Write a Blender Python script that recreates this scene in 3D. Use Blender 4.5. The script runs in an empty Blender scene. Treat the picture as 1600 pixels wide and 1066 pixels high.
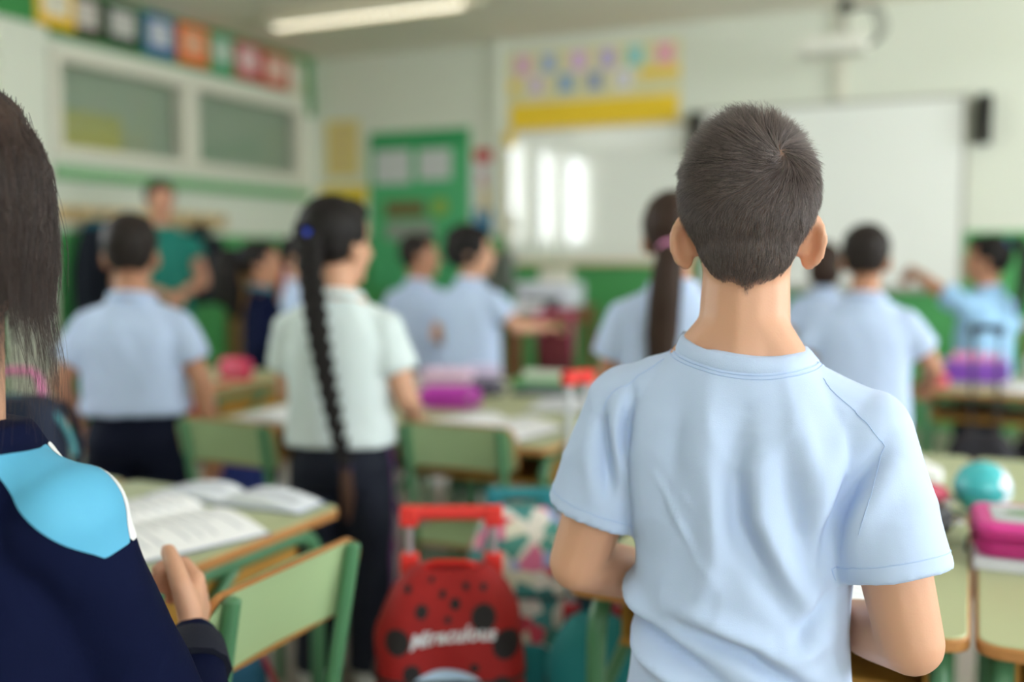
import bpy, math, random
import numpy as np
from mathutils import Vector, Matrix, noise, Euler

random.seed(7)
rng = np.random.default_rng(7)
S = bpy.context.scene
COL = S.collection
R = math.radians

# ------------------------------------------------------------------ camera
cam_d = bpy.data.cameras.new('camera')
cam = bpy.data.objects.new('camera', cam_d)
COL.objects.link(cam)
cam.location = (0, 0, 1.12)
cam.rotation_euler = (R(90 - 4.70), 0, R(24.83))
cam_d.sensor_width = 36.0
cam_d.lens = 35.0
cam_d.clip_start = 0.05
cam_d.dof.use_dof = True
cam_d.dof.focus_distance = 0.98
cam_d.dof.aperture_fstop = 1.6
S.camera = cam

# ------------------------------------------------------------------ world, daylight
W = bpy.data.worlds.new('World')
S.world = W
W.use_nodes = True
bg = W.node_tree.nodes['Background']
bg.inputs['Color'].default_value = (0.93, 0.95, 1.0, 1)
bg.inputs['Strength'].default_value = 9.0

def portal(name, loc, rot, sx, sy):
    d = bpy.data.lights.new(name, 'AREA')
    d.shape = 'RECTANGLE'; d.size = sx; d.size_y = sy
    d.cycles.is_portal = True
    o = bpy.data.objects.new(name, d); COL.objects.link(o)
    o.location = loc; o.rotation_euler = rot
    return o
RW = 3.4                                     # right wall, with the daylight windows
RWIN = [(-3.2, -1.4), (0.2, 1.9), (2.3, 4.0), (4.4, 6.1)]  # their spans along the wall
for k, (a, b) in enumerate(RWIN):
    portal('window_daylight', (RW + 0.03, (a + b) / 2, 1.75), (0, R(90), 0), 1.6, b - a)
BWIN = [(1.3, 2.7)]             # back wall windows, behind the camera
for a, b in BWIN:
    portal('window_daylight', ((a + b) / 2, -4.23, 1.75), (R(90), 0, 0), b - a, 1.6)
LWIN = [(0.15, 1.25), (1.40, 2.15), (2.45, 3.1)]
for a, b in LWIN:
    portal('window_daylight', (-5.16, (a + b) / 2, 1.95), (0, R(-90), 0), 1.3, b - a)

S.view_settings.view_transform = 'Standard'
S.view_settings.look = 'None'
S.view_settings.gamma = 1.0
S.view_settings.use_curve_mapping = False
S.view_settings.exposure = 0.70
S.cycles.use_denoising = True
S.cycles.max_bounces = 8
S.cycles.diffuse_bounces = 6
S.cycles.sample_clamp_indirect = 6.0
S.cycles.caustics_reflective = False
S.cycles.caustics_refractive = False

# ------------------------------------------------------------------ colours and materials
def lin(c):
    return tuple(((v / 255) / 12.92 if v / 255 <= 0.04045 else ((v / 255 + 0.055) / 1.055) ** 2.4) for v in c) + (1,)

MATS = {}
def mat(name, rgb, rough=0.6, var=0.08, scale=8.0, bump=0.0, bscale=60.0, metal=0.0, spec=0.4, sss=0.0,
        stretch=(1, 1, 1), coat=0.0, sheen=0.0):
    """procedural principled material: colour mottled by noise, optional fine relief"""
    if name in MATS:
        return MATS[name]
    m = bpy.data.materials.new(name)
    m.use_nodes = True
    nt = m.node_tree
    p = nt.nodes['Principled BSDF']
    tc = nt.nodes.new('ShaderNodeTexCoord')
    mp = nt.nodes.new('ShaderNodeMapping')
    mp.inputs['Scale'].default_value = stretch
    nt.links.new(tc.outputs['Object'], mp.inputs['Vector'])
    nz = nt.nodes.new('ShaderNodeTexNoise')
    nz.inputs['Scale'].default_value = scale
    nz.inputs['Detail'].default_value = 4
    nt.links.new(mp.outputs['Vector'], nz.inputs['Vector'])
    mx = nt.nodes.new('ShaderNodeMix'); mx.data_type = 'RGBA'
    c = lin(rgb)
    mx.inputs['A'].default_value = tuple(v * (1 - var) for v in c[:3]) + (1,)
    mx.inputs['B'].default_value = tuple(min(1, v * (1 + var)) for v in c[:3]) + (1,)
    nt.links.new(nz.outputs['Fac'], mx.inputs['Factor'])
    nt.links.new(mx.outputs['Result'], p.inputs['Base Color'])
    p.inputs['Roughness'].default_value = rough
    p.inputs['Metallic'].default_value = metal
    p.inputs['Specular IOR Level'].default_value = spec
    if coat:
        p.inputs['Coat Weight'].default_value = coat
        p.inputs['Coat Roughness'].default_value = 0.06
    if sheen:
        p.inputs['Sheen Weight'].default_value = sheen
    if sss:
        p.inputs['Subsurface Weight'].default_value = sss
        p.inputs['Subsurface Radius'].default_value = (0.012, 0.005, 0.003)
        p.inputs['Subsurface Scale'].default_value = 1.0
    if bump:
        n2 = nt.nodes.new('ShaderNodeTexNoise')
        n2.inputs['Scale'].default_value = bscale
        n2.inputs['Detail'].default_value = 3
        nt.links.new(mp.outputs['Vector'], n2.inputs['Vector'])
        b = nt.nodes.new('ShaderNodeBump')
        b.inputs['Strength'].default_value = bump
        b.inputs['Distance'].default_value = 0.002
        nt.links.new(n2.outputs['Fac'], b.inputs['Height'])
        nt.links.new(b.outputs['Normal'], p.inputs['Normal'])
    MATS[name] = m
    return m

def emit(name, rgb, strength):
    m = bpy.data.materials.new(name); m.use_nodes = True
    p = m.node_tree.nodes['Principled BSDF']
    p.inputs['Base Color'].default_value = lin(rgb)
    p.inputs['Emission Color'].default_value = lin(rgb)
    p.inputs['Emission Strength'].default_value = strength
    return m

def thin_glass(name):
    m = bpy.data.materials.new(name); m.use_nodes = True
    nt = m.node_tree; nt.nodes.remove(nt.nodes['Principled BSDF'])
    out = nt.nodes['Material Output']
    t = nt.nodes.new('ShaderNodeBsdfTransparent'); t.inputs['Color'].default_value = (0.96, 0.98, 0.97, 1)
    g = nt.nodes.new('ShaderNodeBsdfGlossy'); g.inputs['Roughness'].default_value = 0.03
    mx = nt.nodes.new('ShaderNodeMixShader'); mx.inputs[0].default_value = 0.05
    nt.links.new(t.outputs[0], mx.inputs[1]); nt.links.new(g.outputs[0], mx.inputs[2])
    nt.links.new(mx.outputs[0], out.inputs['Surface'])
    return m

def hair_mat(name, rgb, rough=0.4):
    """strand material: streaky brown with a soft gloss, varied from strand to strand"""
    m = bpy.data.materials.new(name); m.use_nodes = True
    nt = m.node_tree; p = nt.nodes['Principled BSDF']
    hi = nt.nodes.new('ShaderNodeHairInfo')
    mx = nt.nodes.new('ShaderNodeMix'); mx.data_type = 'RGBA'
    c = lin(rgb)
    mx.inputs['A'].default_value = tuple(v * 0.40 for v in c[:3]) + (1,)
    mx.inputs['B'].default_value = tuple(min(1, v * 2.1) for v in c[:3]) + (1,)
    nt.links.new(hi.outputs['Random'], mx.inputs['Factor'])
    nt.links.new(mx.outputs['Result'], p.inputs['Base Color'])
    p.inputs['Roughness'].default_value = rough
    p.inputs['Specular IOR Level'].default_value = 0.5
    return m

# ------------------------------------------------------------------ mesh builder
class MB:
    def __init__(self):
        self.v = []; self.f = []
    def add(self, vs, fs):
        o = len(self.v)
        self.v += [tuple(p) for p in vs]
        self.f += [tuple(i + o for i in f) for f in fs]
        return self
    def box(self, c, size, rot=(0, 0, 0)):
        M = Matrix.Translation(c) @ Euler(rot).to_matrix().to_4x4()
        hx, hy, hz = (s / 2 for s in size)
        vs = [M @ Vector((x, y, z)) for x in (-hx, hx) for y in (-hy, hy) for z in (-hz, hz)]
        return self.add(vs, [(0, 1, 3, 2), (4, 6, 7, 5), (0, 4, 5, 1), (2, 3, 7, 6), (0, 2, 6, 4), (1, 5, 7, 3)])
    def rings(self, rings, cap=True):
        n = len(rings[0]); vs = [p for r in rings for p in r]; fs = []
        for k in range(len(rings) - 1):
            for i in range(n):
                j = (i + 1) % n
                fs.append((k * n + i, k * n + j, (k + 1) * n + j, (k + 1) * n + i))
        if cap:
            fs.append(tuple(reversed(range(n))))
            fs.append(tuple((len(rings) - 1) * n + i for i in range(n)))
        return self.add(vs, fs)
    def tube(self, pts, r, n=10, cap=True, ridges=0, amp=0.0, squash=1.0):
        pts = [Vector(p) for p in pts]
        if not hasattr(r, '__len__'):
            r = [r] * len(pts)
        rings = []; u = None
        for k, p in enumerate(pts):
            t = (pts[min(k + 1, len(pts) - 1)] - pts[max(k - 1, 0)]).normalized()
            if u is None:
                a = Vector((0, 0, 1)) if abs(t.z) < 0.9 else Vector((1, 0, 0))
                u = t.cross(a).normalized()
            else:
                u = (u - t * u.dot(t)).normalized()
            w = t.cross(u)
            ring = []
            for i in range(n):
                th = 2 * math.pi * i / n
                q = r[k] * (1 + amp * math.cos(ridges * th + 0.5 * k))
                ring.append(p + u * (q * math.cos(th)) + w * (q * squash * math.sin(th)))
            rings.append(ring)
        return self.rings(rings, cap)
    def cap(self, a, b, ra, rb, n=14):
        """tapered capsule"""
        a = Vector(a); b = Vector(b); d = b - a
        L = d.length
        t = d / L if L > 1e-6 else Vector((0, 0, 1))
        pts = []; rad = []
        for k in range(5):
            th = math.pi / 2 * (k / 5)
            pts.append(a - t * (ra * math.cos(th))); rad.append(max(ra * math.sin(th), ra * 0.08))
        for k in range(3):
            q = k / 2
            pts.append(a.lerp(b, q)); rad.append(ra + (rb - ra) * q)
        for k in range(1, 6):
            th = math.pi / 2 * (k / 5)
            pts.append(b + t * (rb * math.sin(th))); rad.append(max(rb * math.cos(th), rb * 0.08))
        return self.tube(pts, rad, n)
    def chain(self, pts, rad, n=14):
        for k in range(len(pts) - 1):
            self.cap(pts[k], pts[k + 1], rad[k], rad[k + 1], n)
        return self
    def ell(self, c, r, rot=(0, 0, 0), nu=20, nv=14):
        M = Matrix.Translation(c) @ Euler(rot).to_matrix().to_4x4()
        rings = []
        for k in range(nv + 1):
            ph = -math.pi / 2 + math.pi * k / nv
            q = max(math.cos(ph), 0.02)
            rings.append([M @ Vector((r[0] * q * math.cos(2 * math.pi * i / nu), r[1] * q * math.sin(2 * math.pi * i / nu),
                                      r[2] * math.sin(ph))) for i in range(nu)])
        return self.rings(rings)
    def prism(self, poly, z0, z1):
        n = len(poly)
        return self.rings([[(x, y, z0) for x, y in poly], [(x, y, z1) for x, y in poly]])
    def transform(self, M):
        self.v = [tuple(M @ Vector(p)) for p in self.v]
        return self
    def mesh(self, name):
        me = bpy.data.meshes.new(name)
        me.from_pydata(self.v, [], self.f)
        me.validate(); me.update()
        return me
    def build(self, name, m, parent=None, smooth=True, bevel=0.0, angle=35):
        me = self.mesh(name)
        return put(name, me, m, parent, smooth, bevel, angle)

def put(name, me, m, parent=None, smooth=True, bevel=0.0, angle=35):
    o = bpy.data.objects.new(name, me)
    COL.objects.link(o)
    if m is not None:
        me.materials.clear(); me.materials.append(m)
    if smooth:
        me.polygons.foreach_set('use_smooth', [True] * len(me.polygons))
        me.set_sharp_from_angle(angle=R(angle))
    if bevel:
        b = o.modifiers.new('bevel', 'BEVEL'); b.width = bevel; b.segments = 2; b.limit_method = 'ANGLE'; b.angle_limit = R(40)
    if parent is not None:
        o.parent = parent
    return o

def rrect(w, d, r, n=6, cx=0, cy=0):
    pts = []
    for sx, sy, a0 in ((1, 1, 0), (-1, 1, 90), (-1, -1, 180), (1, -1, 270)):
        for k in range(n + 1):
            a = R(a0 + 90 * k / n)
            pts.append((cx + sx * (w / 2 - r) + r * math.cos(a), cy + sy * (d / 2 - r) + r * math.sin(a)))
    return pts

def arc_path(pts, r, n=6):
    """polyline with its corners rounded"""
    pts = [Vector(p) for p in pts]; out = [pts[0]]
    for k in range(1, len(pts) - 1):
        a = (pts[k - 1] - pts[k]).normalized(); b = (pts[k + 1] - pts[k]).normalized()
        p0 = pts[k] + a * r; p1 = pts[k] + b * r
        for i in range(n + 1):
            t = i / n
            out.append(p0 * (1 - t) ** 2 + pts[k] * (2 * t * (1 - t)) + p1 * t ** 2)
    return out + [pts[-1]]

def tag(o, label, cat=None, group=None, kind=None):
    if label: o['label'] = label
    if cat: o['category'] = cat
    if group: o['group'] = group
    if kind: o['kind'] = kind
    return o

def thing(name, label, cat, loc=(0, 0, 0), rz=0.0, group=None):
    o = bpy.data.objects.new(name, None); COL.objects.link(o)
    o.empty_display_size = 0.1
    o.location = loc; o.rotation_euler = (0, 0, rz)
    return tag(o, label, cat, group)

def struct(o):
    o['kind'] = 'structure'
    return o

def copy_tree(o, parent=None):
    c = o.copy(); COL.objects.link(c); c.parent = parent
    for ch in list(o.children):
        copy_tree(ch, c)
    return c

def fuse(mb, voxel, smooth=6, fac=0.5, name='fused'):
    """overlapping closed shapes grown together into one continuous surface"""
    me = mb.mesh('tmp')
    o = bpy.data.objects.new('tmp', me); COL.objects.link(o)
    m = o.modifiers.new('r', 'REMESH'); m.mode = 'VOXEL'; m.voxel_size = voxel; m.use_smooth_shade = True
    if smooth:
        s = o.modifiers.new('s', 'SMOOTH'); s.factor = fac; s.iterations = smooth
    dg = bpy.context.evaluated_depsgraph_get(); dg.update()
    out = bpy.data.meshes.new_from_object(o.evaluated_get(dg), depsgraph=dg)
    out.name = name
    bpy.data.objects.remove(o); bpy.data.meshes.remove(me)
    return out

def verts_np(me):
    a = np.empty(len(me.vertices) * 3); me.vertices.foreach_get('co', a); return a.reshape(-1, 3)
def norms_np(me):
    a = np.empty(len(me.vertices) * 3); me.vertices.foreach_get('normal', a); return a.reshape(-1, 3)
def set_verts(me, a):
    me.vertices.foreach_set('co', np.ascontiguousarray(a).reshape(-1)); me.update()

def patch(me, fn, off, name='patch'):
    """the piece of a surface where fn(x, y, z) > 0, cut cleanly and lifted off it: a sewn-on or printed piece"""
    V = verts_np(me); N = norms_np(me); W_ = V + N * off
    val = np.asarray(fn(V[:, 0], V[:, 1], V[:, 2]), dtype=float)
    vs = []; fs = []; idx = {}
    def vid(key, co):
        if key not in idx:
            idx[key] = len(vs); vs.append(tuple(co))
        return idx[key]
    for p in me.polygons:
        ids = list(p.vertices)
        if max(val[i] for i in ids) <= 0: continue
        f = []
        for k, i in enumerate(ids):
            j = ids[(k + 1) % len(ids)]
            if val[i] > 0: f.append(vid(i, W_[i]))
            if (val[i] > 0) != (val[j] > 0):
                t = val[i] / (val[i] - val[j]); key = (min(i, j), max(i, j))
                f.append(vid(key, W_[i] * (1 - t) + W_[j] * t))
        if len(f) >= 3: fs.append(f)
    out = bpy.data.meshes.new(name); out.from_pydata(vs, [], fs); out.update()
    return out

def strands(name, pts, m, parent, radius, taper=0.35):
    """pts: array (n, k, 3) of strand points -> one hair curves object"""
    n, k, _ = pts.shape
    c = bpy.data.hair_curves.new(name)
    c.add_curves([k] * n)
    c.points.foreach_set('position', np.ascontiguousarray(pts, dtype=np.float32).reshape(-1))
    at = c.attributes.get('radius') or c.attributes.new('radius', 'FLOAT', 'POINT')
    prof = np.linspace(1.0, taper, k)[None, :] * np.asarray(radius).reshape(-1, 1) * np.ones((n, 1))
    at.data.foreach_set('value', prof.astype(np.float32).reshape(-1))
    o = bpy.data.objects.new(name, c); COL.objects.link(o)
    c.materials.append(m)
    o.parent = parent
    return o

# ================================================================== THE ROOM
LW, FW, BW, CH = -5.13, 7.10, -4.20, 2.80
M_wall = mat('mint_wall_paint', (222, 225, 212), 0.75, 0.02, 2.0, 0.15, 180)
M_dado = mat('green_dado_paint', (78, 160, 92), 0.5, 0.05, 2.5)
M_green = mat('green_border_paper', (62, 140, 74), 0.65, 0.06, 3.0)
M_ceil = mat('ceiling_paint', (238, 232, 220), 0.85, 0.02, 1.5)
M_white = mat('white_lacquer', (226, 222, 208), 0.45, 0.02, 4)
M_alu = mat('aluminium', (196, 196, 192), 0.35, 0.03, 10, metal=0.6)
M_black = mat('black_plastic', (26, 25, 24), 0.5, 0.1, 20)
M_glass = thin_glass('window_glass')
M_paper = mat('white_paper', (236, 236, 238), 0.7, 0.02, 12)

def floor_mat():
    m = mat('terrazzo', (172, 162, 152), 0.35, 0.06, 2.0)
    nt = m.node_tree; p = nt.nodes['Principled BSDF']
    v = nt.nodes.new('ShaderNodeTexVoronoi'); v.inputs['Scale'].default_value = 90
    tc = nt.nodes.new('ShaderNodeTexCoord'); nt.links.new(tc.outputs['Object'], v.inputs['Vector'])
    mx = nt.nodes.new('ShaderNodeMix'); mx.data_type = 'RGBA'; mx.blend_type = 'MULTIPLY'; mx.inputs['Factor'].default_value = 0.18
    src = p.inputs['Base Color'].links[0].from_socket
    nt.links.new(src, mx.inputs['A']); nt.links.new(v.outputs['Color'], mx.inputs['B'])
    nt.links.new(mx.outputs['Result'], p.inputs['Base Color'])
    return m

cx, cy = (LW + RW) / 2, (BW + FW) / 2
struct(MB().box((cx, cy, -0.05), (RW - LW + 0.4, FW - BW + 0.4, 0.1)).build('floor', floor_mat(), smooth=False))
struct(MB().box((cx, cy, CH + 0.05), (RW - LW + 0.4, FW - BW + 0.4, 0.1)).build('ceiling', M_ceil, smooth=False))

def wall_mb(axis, pos, th, a0, a1, holes, z1=CH):
    """a wall with window holes; axis 'x' = wall plane at x = pos, running along y"""
    mb = MB()
    def piece(a, b, z0, zz):
        if b - a < 1e-4 or zz - z0 < 1e-4: return
        c = ((a + b) / 2, (z0 + zz) / 2)
        if axis == 'x': mb.box((pos + th / 2, c[0], c[1]), (abs(th), b - a, zz - z0))
        else: mb.box((c[0], pos + th / 2, c[1]), (b - a, abs(th), zz - z0))
    cur = a0
    for (a, b, z0, zz) in sorted(holes):
        piece(cur, a, 0, z1); piece(a, b, 0, z0); piece(a, b, zz, z1); cur = b
    piece(cur, a1, 0, z1)
    return mb

CLER = (4.40, 6.85, 1.76, 2.38)
wl = struct(wall_mb('x', LW, -0.2, BW, FW, [(a, b, 1.3, 2.6) for a, b in LWIN] + [CLER]).build('wall_left', M_wall, smooth=False))
wf = struct(wall_mb('y', FW, 0.2, LW - 0.2, RW + 0.2, []).build('wall_front', M_wall, smooth=False))
wr = struct(wall_mb('x', RW, 0.2, BW, FW, [(a, b, 0.95, 2.55) for a, b in RWIN]).build('wall_right', M_wall, smooth=False))
wb = struct(wall_mb('y', BW, -0.2, LW - 0.2, RW + 0.2, [(a, b, 0.95, 2.55) for a, b in BWIN]).build('wall_back', M_wall, smooth=False))
DZ = 1.30
MB().box((LW + 0.003, (BW + FW) / 2, DZ / 2), (0.006, FW - BW, DZ)).build('dado', M_dado, wl, smooth=False)
MB().box(((LW + RW) / 2, FW - 0.003, DZ / 2), (RW - LW, 0.006, DZ)).build('dado', M_dado, wf, smooth=False)
MB().box((RW - 0.003, (BW + FW) / 2, 0.93 / 2), (0.006, FW - BW, 0.93)).build('dado', M_dado, wr, smooth=False)
MB().box(((LW + RW) / 2, BW + 0.003, 0.93 / 2), (RW - LW, 0.006, 0.93)).build('dado', M_dado, wb, smooth=False)
# pilasters of the left wall, the plastered strip beside the whiteboard and a pipe duct
MB().box((LW + 0.035, 4.17, CH / 2), (0.07, 0.34, CH)).build('pilaster', M_wall, wl, smooth=False)
MB().box((-3.40, FW - 0.03, 2.05), (0.05, 0.06, 1.5)).build('cable_duct', M_wall, wf, smooth=False)
MB().box((-0.85, FW - 0.02, 2.48), (0.06, 0.04, 0.60)).build('cable_duct', M_white, wf, smooth=False)

# right-hand daylight windows (out of the picture) and the windows mirrored in the whiteboard
def plain_window(idx, axis_x, th, a, b, z0, z1, nm):
    mb = MB(); t = 0.06; x = axis_x + th / 2
    for (c, s) in (((x, (a + b) / 2, z0 + t / 2), (0.08, b - a, t)), ((x, (a + b) / 2, z1 - t / 2), (0.08, b - a, t)),
                   ((x, a + t / 2, (z0 + z1) / 2), (0.08, t, z1 - z0)), ((x, b - t / 2, (z0 + z1) / 2), (0.08, t, z1 - z0))):
        mb.box(c, s)
    for k in range(1, nm):
        mb.box((x, a + (b - a) * k / nm, (z0 + z1) / 2), (0.06, 0.05, z1 - z0))
    w = struct(mb.build('window_%d' % idx, M_white, smooth=False))
    MB().box((x, (a + b) / 2, (z0 + z1) / 2), (0.006, b - a - 0.1, z1 - z0 - 0.1)).build('pane', M_glass, w, smooth=False)
wi = 3
for a, b in RWIN:
    plain_window(wi, RW, 0.2, a, b, 0.95, 2.55, 2); wi += 1
for a, b in LWIN:
    plain_window(wi, LW, -0.2, a, b, 1.3, 2.6, 1); wi += 1

for a, b in BWIN:
    mb = MB(); t = 0.06; y = BW - 0.1
    for c, s_ in ((((a + b) / 2, y, 0.95 + t / 2), (b - a, 0.08, t)), (((a + b) / 2, y, 2.55 - t / 2), (b - a, 0.08, t)), ((a + t / 2, y, 1.75), (t, 0.08, 1.6)),
                  ((b - t / 2, y, 1.75), (t, 0.08, 1.6)), (((a + b) / 2, y, 1.75), (0.05, 0.06, 1.6))):
        mb.box(c, s_)
    w = struct(mb.build('window_%d' % wi, M_white, smooth=False)); wi += 1
    MB().box(((a + b) / 2, y, 1.75), (b - a - 0.1, 0.006, 1.5)).build('pane', M_glass, w, smooth=False)

# the two high corridor windows with lowered blinds
def blind_window(idx, y0, y1, z0, z1):
    mb = MB(); t = 0.075; x = LW + 0.01; ym, zm = (y0 + y1) / 2, (z0 + z1) / 2
    mb.box((x, ym, z0 + t / 2), (0.10, y1 - y0, t)); mb.box((x, ym, z1 - t / 2), (0.10, y1 - y0, t))
    mb.box((x, y0 + t / 2, zm), (0.10, t, z1 - z0 - 2 * t)); mb.box((x, y1 - t / 2, zm), (0.10, t, z1 - z0 - 2 * t))
    w = struct(mb.build('window_%d' % idx, M_white, smooth=False, bevel=0.006))
    MB().box((LW - 0.03, ym, zm), (0.006, y1 - y0 - 0.1, z1 - z0 - 0.1)).build('pane', M_glass, w, smooth=False)
    sl = MB(); z = z0 + 0.08
    while z < z1 - 0.06:
        sl.box((LW - 0.075, ym, z), (0.004, y1 - y0 - 0.04, 0.024), (0, R(22), 0)); z += 0.021
    b = sl.build('blind_slats', mat('blind_grey_green', (172, 184, 164), 0.6, 0.04, 5), w, smooth=False)
    b['kind'] = 'stuff'
    MB().box((LW - 0.15, ym, zm), (0.02, y1 - y0, z1 - z0)).build('shutter_board', mat('shutter_grey', (112, 120, 106), 0.7), w, smooth=False)
    return w
blind_window(1, 4.37, 5.55, 1.74, 2.40)
blind_window(2, 5.55, 6.87, 1.74, 2.40)
tag(MB().box((LW - 0.055, 4.75, 1.93), (0.003, 0.52, 0.26)).build('yellow_sheet', mat('yellow_sheet', (180, 178, 112), 0.7), smooth=False),
    'faded yellow sheet behind the lower corner of the left blind window', 'paper sheet')
# green ledge under the windows, green paper border over them
struct(MB().box((LW + 0.035, 5.65, 1.65), (0.07, 2.55, 0.075)).build('trim_1', mat('green_ledge_paint', (122, 178, 122), 0.55, 0.04), smooth=False, bevel=0.008))
struct(MB().box((LW + 0.004, 5.535, 2.635), (0.008, 3.07, 0.33)).build('trim_2', M_green, smooth=False))
struct(MB().box((LW + 0.080, 4.17, 2.65), (0.008, 0.40, 0.30)).build('trim_3', M_green, smooth=False))
struct(MB().box((LW + 0.006, 7.03, 2.42), (0.008, 0.09, 0.20)).build('trim_4', M_green, smooth=False))

# cards pinned along the border
cards = [((236, 188, 40), (240, 232, 214), 4.25, 4.53, 'yellow'), ((60, 44, 40), (222, 214, 206), 4.555, 4.81, 'dark brown'),
         ((44, 58, 48), (214, 212, 206), 4.83, 5.13, 'blackish green'), ((54, 96, 160), (214, 218, 226), 5.165, 5.45, 'blue'),
         ((236, 110, 44), (246, 186, 150), 5.475, 5.79, 'orange'), ((60, 164, 116), (206, 222, 208), 5.80, 6.06, 'emerald green'),
         ((198, 72, 84), (240, 206, 206), 6.075, 6.38, 'crimson'), ((204, 84, 66), (240, 206, 190), 6.395, 6.72, 'brick red'),
         ((216, 206, 180), (232, 228, 214), 6.735, 6.93, 'cream')]
for k, (co, ci, y0, y1, nm) in enumerate(cards):
    z = 2.64 - 0.008 * max(0, k - 5) ** 1.4; xb = LW + (0.088 if k == 0 else 0.014)
    t = thing('wall_card', '%s card with a pale printed panel on the green border above the blinds' % nm, 'card', (xb, (y0 + y1) / 2, z), 0,
              'picture cards over the window')
    w = y1 - y0
    MB().box((0, 0, 0), (0.006, w, 0.275)).build('card_back', mat('card_' + nm, co, 0.55, 0.12, 14), t, smooth=False)
    MB().box((0.005, 0.0, 0.015), (0.004, w * 0.66, 0.165)).build('printed_panel', mat('panel_' + nm, ci, 0.6, 0.08, 30), t, smooth=False)
    for q in (-0.03, 0.0, 0.03, 0.06):
        MB().box((0.0075, 0, q), (0.002, w * 0.5, 0.008)).build('print_line', mat('print_' + nm, tuple(int(v * 0.75) for v in ci), 0.6), t, smooth=False)

# ------------------------------------------------------------------ front wall
def wall_thing(name, label, cat, x, z, y=FW, group=None):
    return thing(name, label, cat, (x, y, z), 0, group)
def sheet(t, name, x0, x1, z0, z1, m, dep=0.004, th=0.004, smooth=False):
    return MB().box(((x0 + x1) / 2, -dep - th / 2, (z0 + z1) / 2), (x1 - x0, th, z1 - z0)).build(name, m, t, smooth=smooth)

# whiteboard
t = wall_thing('whiteboard', 'glossy whiteboard mirroring bright windows, under the yellow calendar frieze', 'whiteboard', -2.60, 1.60)
M_wboard = mat('whiteboard_enamel', (236, 238, 232), 0.06, 0.01, 3, spec=0.8, coat=1.0)
sheet(t, 'writing_surface', -0.70, 0.70, -0.49, 0.49, M_wboard, 0.012, 0.012)
fr = MB()
M_tan = mat('tan_board_frame', (212, 196, 160), 0.5, 0.05, 12)
for c, s in (((0, -0.014, 0.50), (1.46, 0.028, 0.028)), ((0, -0.014, -0.50), (1.46, 0.028, 0.028)),
             ((-0.715, -0.014, 0), (0.028, 0.028, 0.98)), ((0.715, -0.014, 0), (0.028, 0.028, 0.98))):
    fr.box(c, s)
fr.build('frame', M_tan, t, smooth=False)
MB().box((0, -0.05, -0.515), (1.30, 0.07, 0.015)).build('pen_tray', M_tan, t, smooth=False)

# projection board with loudspeakers
t = wall_thing('projection_board', 'large pale interactive projection board with a thin grey frame', 'projection board', -0.92, 1.545)
sheet(t, 'screen', -0.83, 0.83, -0.60, 0.60, mat('screen_white', (238, 240, 236), 0.35, 0.01, 1.5, spec=0.4), 0.03, 0.02)
fr = MB()
for c, s in (((0, -0.03, 0.612), (1.70, 0.05, 0.026)), ((0, -0.03, -0.618), (1.70, 0.05, 0.038)),
             ((-0.843, -0.03, 0), (0.026, 0.05, 1.22)), ((0.843, -0.03, 0), (0.026, 0.05, 1.22))):
    fr.box(c, s)
fr.build('frame', mat('board_frame_grey', (176, 174, 166), 0.45), t, smooth=False)
MB().box((0, -0.075, -0.63), (0.9, 0.05, 0.02)).build('pen_tray', M_alu, t, smooth=False)
for x, lab in ((-1.825, 'black loudspeaker between the whiteboard and the projection board'), (0.025, 'black loudspeaker at the right edge of the projection board')):
    t = wall_thing('loudspeaker', lab, 'loudspeaker', x, 2.0, FW, 'wall loudspeakers')
    MB().box((0, -0.065, 0), (0.092, 0.12, 0.31)).build('cabinet', M_black, t, bevel=0.02)
    MB().box((0, -0.128, 0), (0.078, 0.012, 0.28)).build('grille', mat('speaker_cloth', (40, 38, 34), 0.9, 0.2, 150), t, bevel=0.005)
    MB().box((0, -0.004, 0), (0.05, 0.008, 0.12)).build('bracket', M_black, t)

# yellow calendar frieze
t = wall_thing('calendar_frieze', 'pale paper frieze with a bold yellow band and rows of small birthday cards', 'poster', -2.63, 2.41)
M_yel = mat('yellow_band', (246, 206, 44), 0.55, 0.04, 5)
sheet(t, 'backing_paper', -0.69, 0.68, -0.30, 0.29, mat('pale_yellow_paper', (226, 218, 172), 0.65, 0.05, 5))
sheet(t, 'yellow_band', -0.66, 0.66, -0.30, -0.105, M_yel, 0.009, 0.004)
sheet(t, 'yellow_strip', 0.38, 0.67, 0.03, 0.095, M_yel, 0.009, 0.004)
sheet(t, 'yellow_strip', -0.68, -0.61, 0.00, 0.07, M_yel, 0.009, 0.004)
sheet(t, 'yellow_tail', -0.70, -0.62, -0.42, -0.31, M_yel, 0.030, 0.004)
cc = [(208, 160, 190), (150, 166, 196), (204, 166, 206), (176, 160, 200), (130, 190, 190), (220, 150, 170)]
for k, x in enumerate((-3.188, -2.975, -2.732, -2.504, -2.293, -2.067)):
    c = sheet(t, 'birthday_card', x + 2.63 - 0.062, x + 2.63 + 0.062, 0.115, 0.26, mat('bcard%d' % k, tuple(min(255, v + 30) for v in cc[k]), 0.6), 0.009, 0.004)
    MB().ell((x + 2.63, -0.014, 0.185), (0.035, 0.004, 0.04), nu=12, nv=6).build('drawing', mat('bdraw%d' % k, cc[k], 0.6), c)
for k, x in enumerate((-3.081, -2.834, -2.604, -2.379)):
    q = [(196, 176, 196), (120, 150, 186), (130, 140, 170), (200, 196, 206)][k]
    c = sheet(t, 'birthday_card', x + 2.63 - 0.062, x + 2.63 + 0.062, -0.04, 0.10, mat('bcardb%d' % k, tuple(min(255, v + 34) for v in q), 0.6), 0.009, 0.004)
    MB().ell((x + 2.63, -0.014, 0.03), (0.035, 0.004, 0.04), nu=12, nv=6).build('drawing', mat('bdrawb%d' % k, q, 0.6), c)

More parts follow.
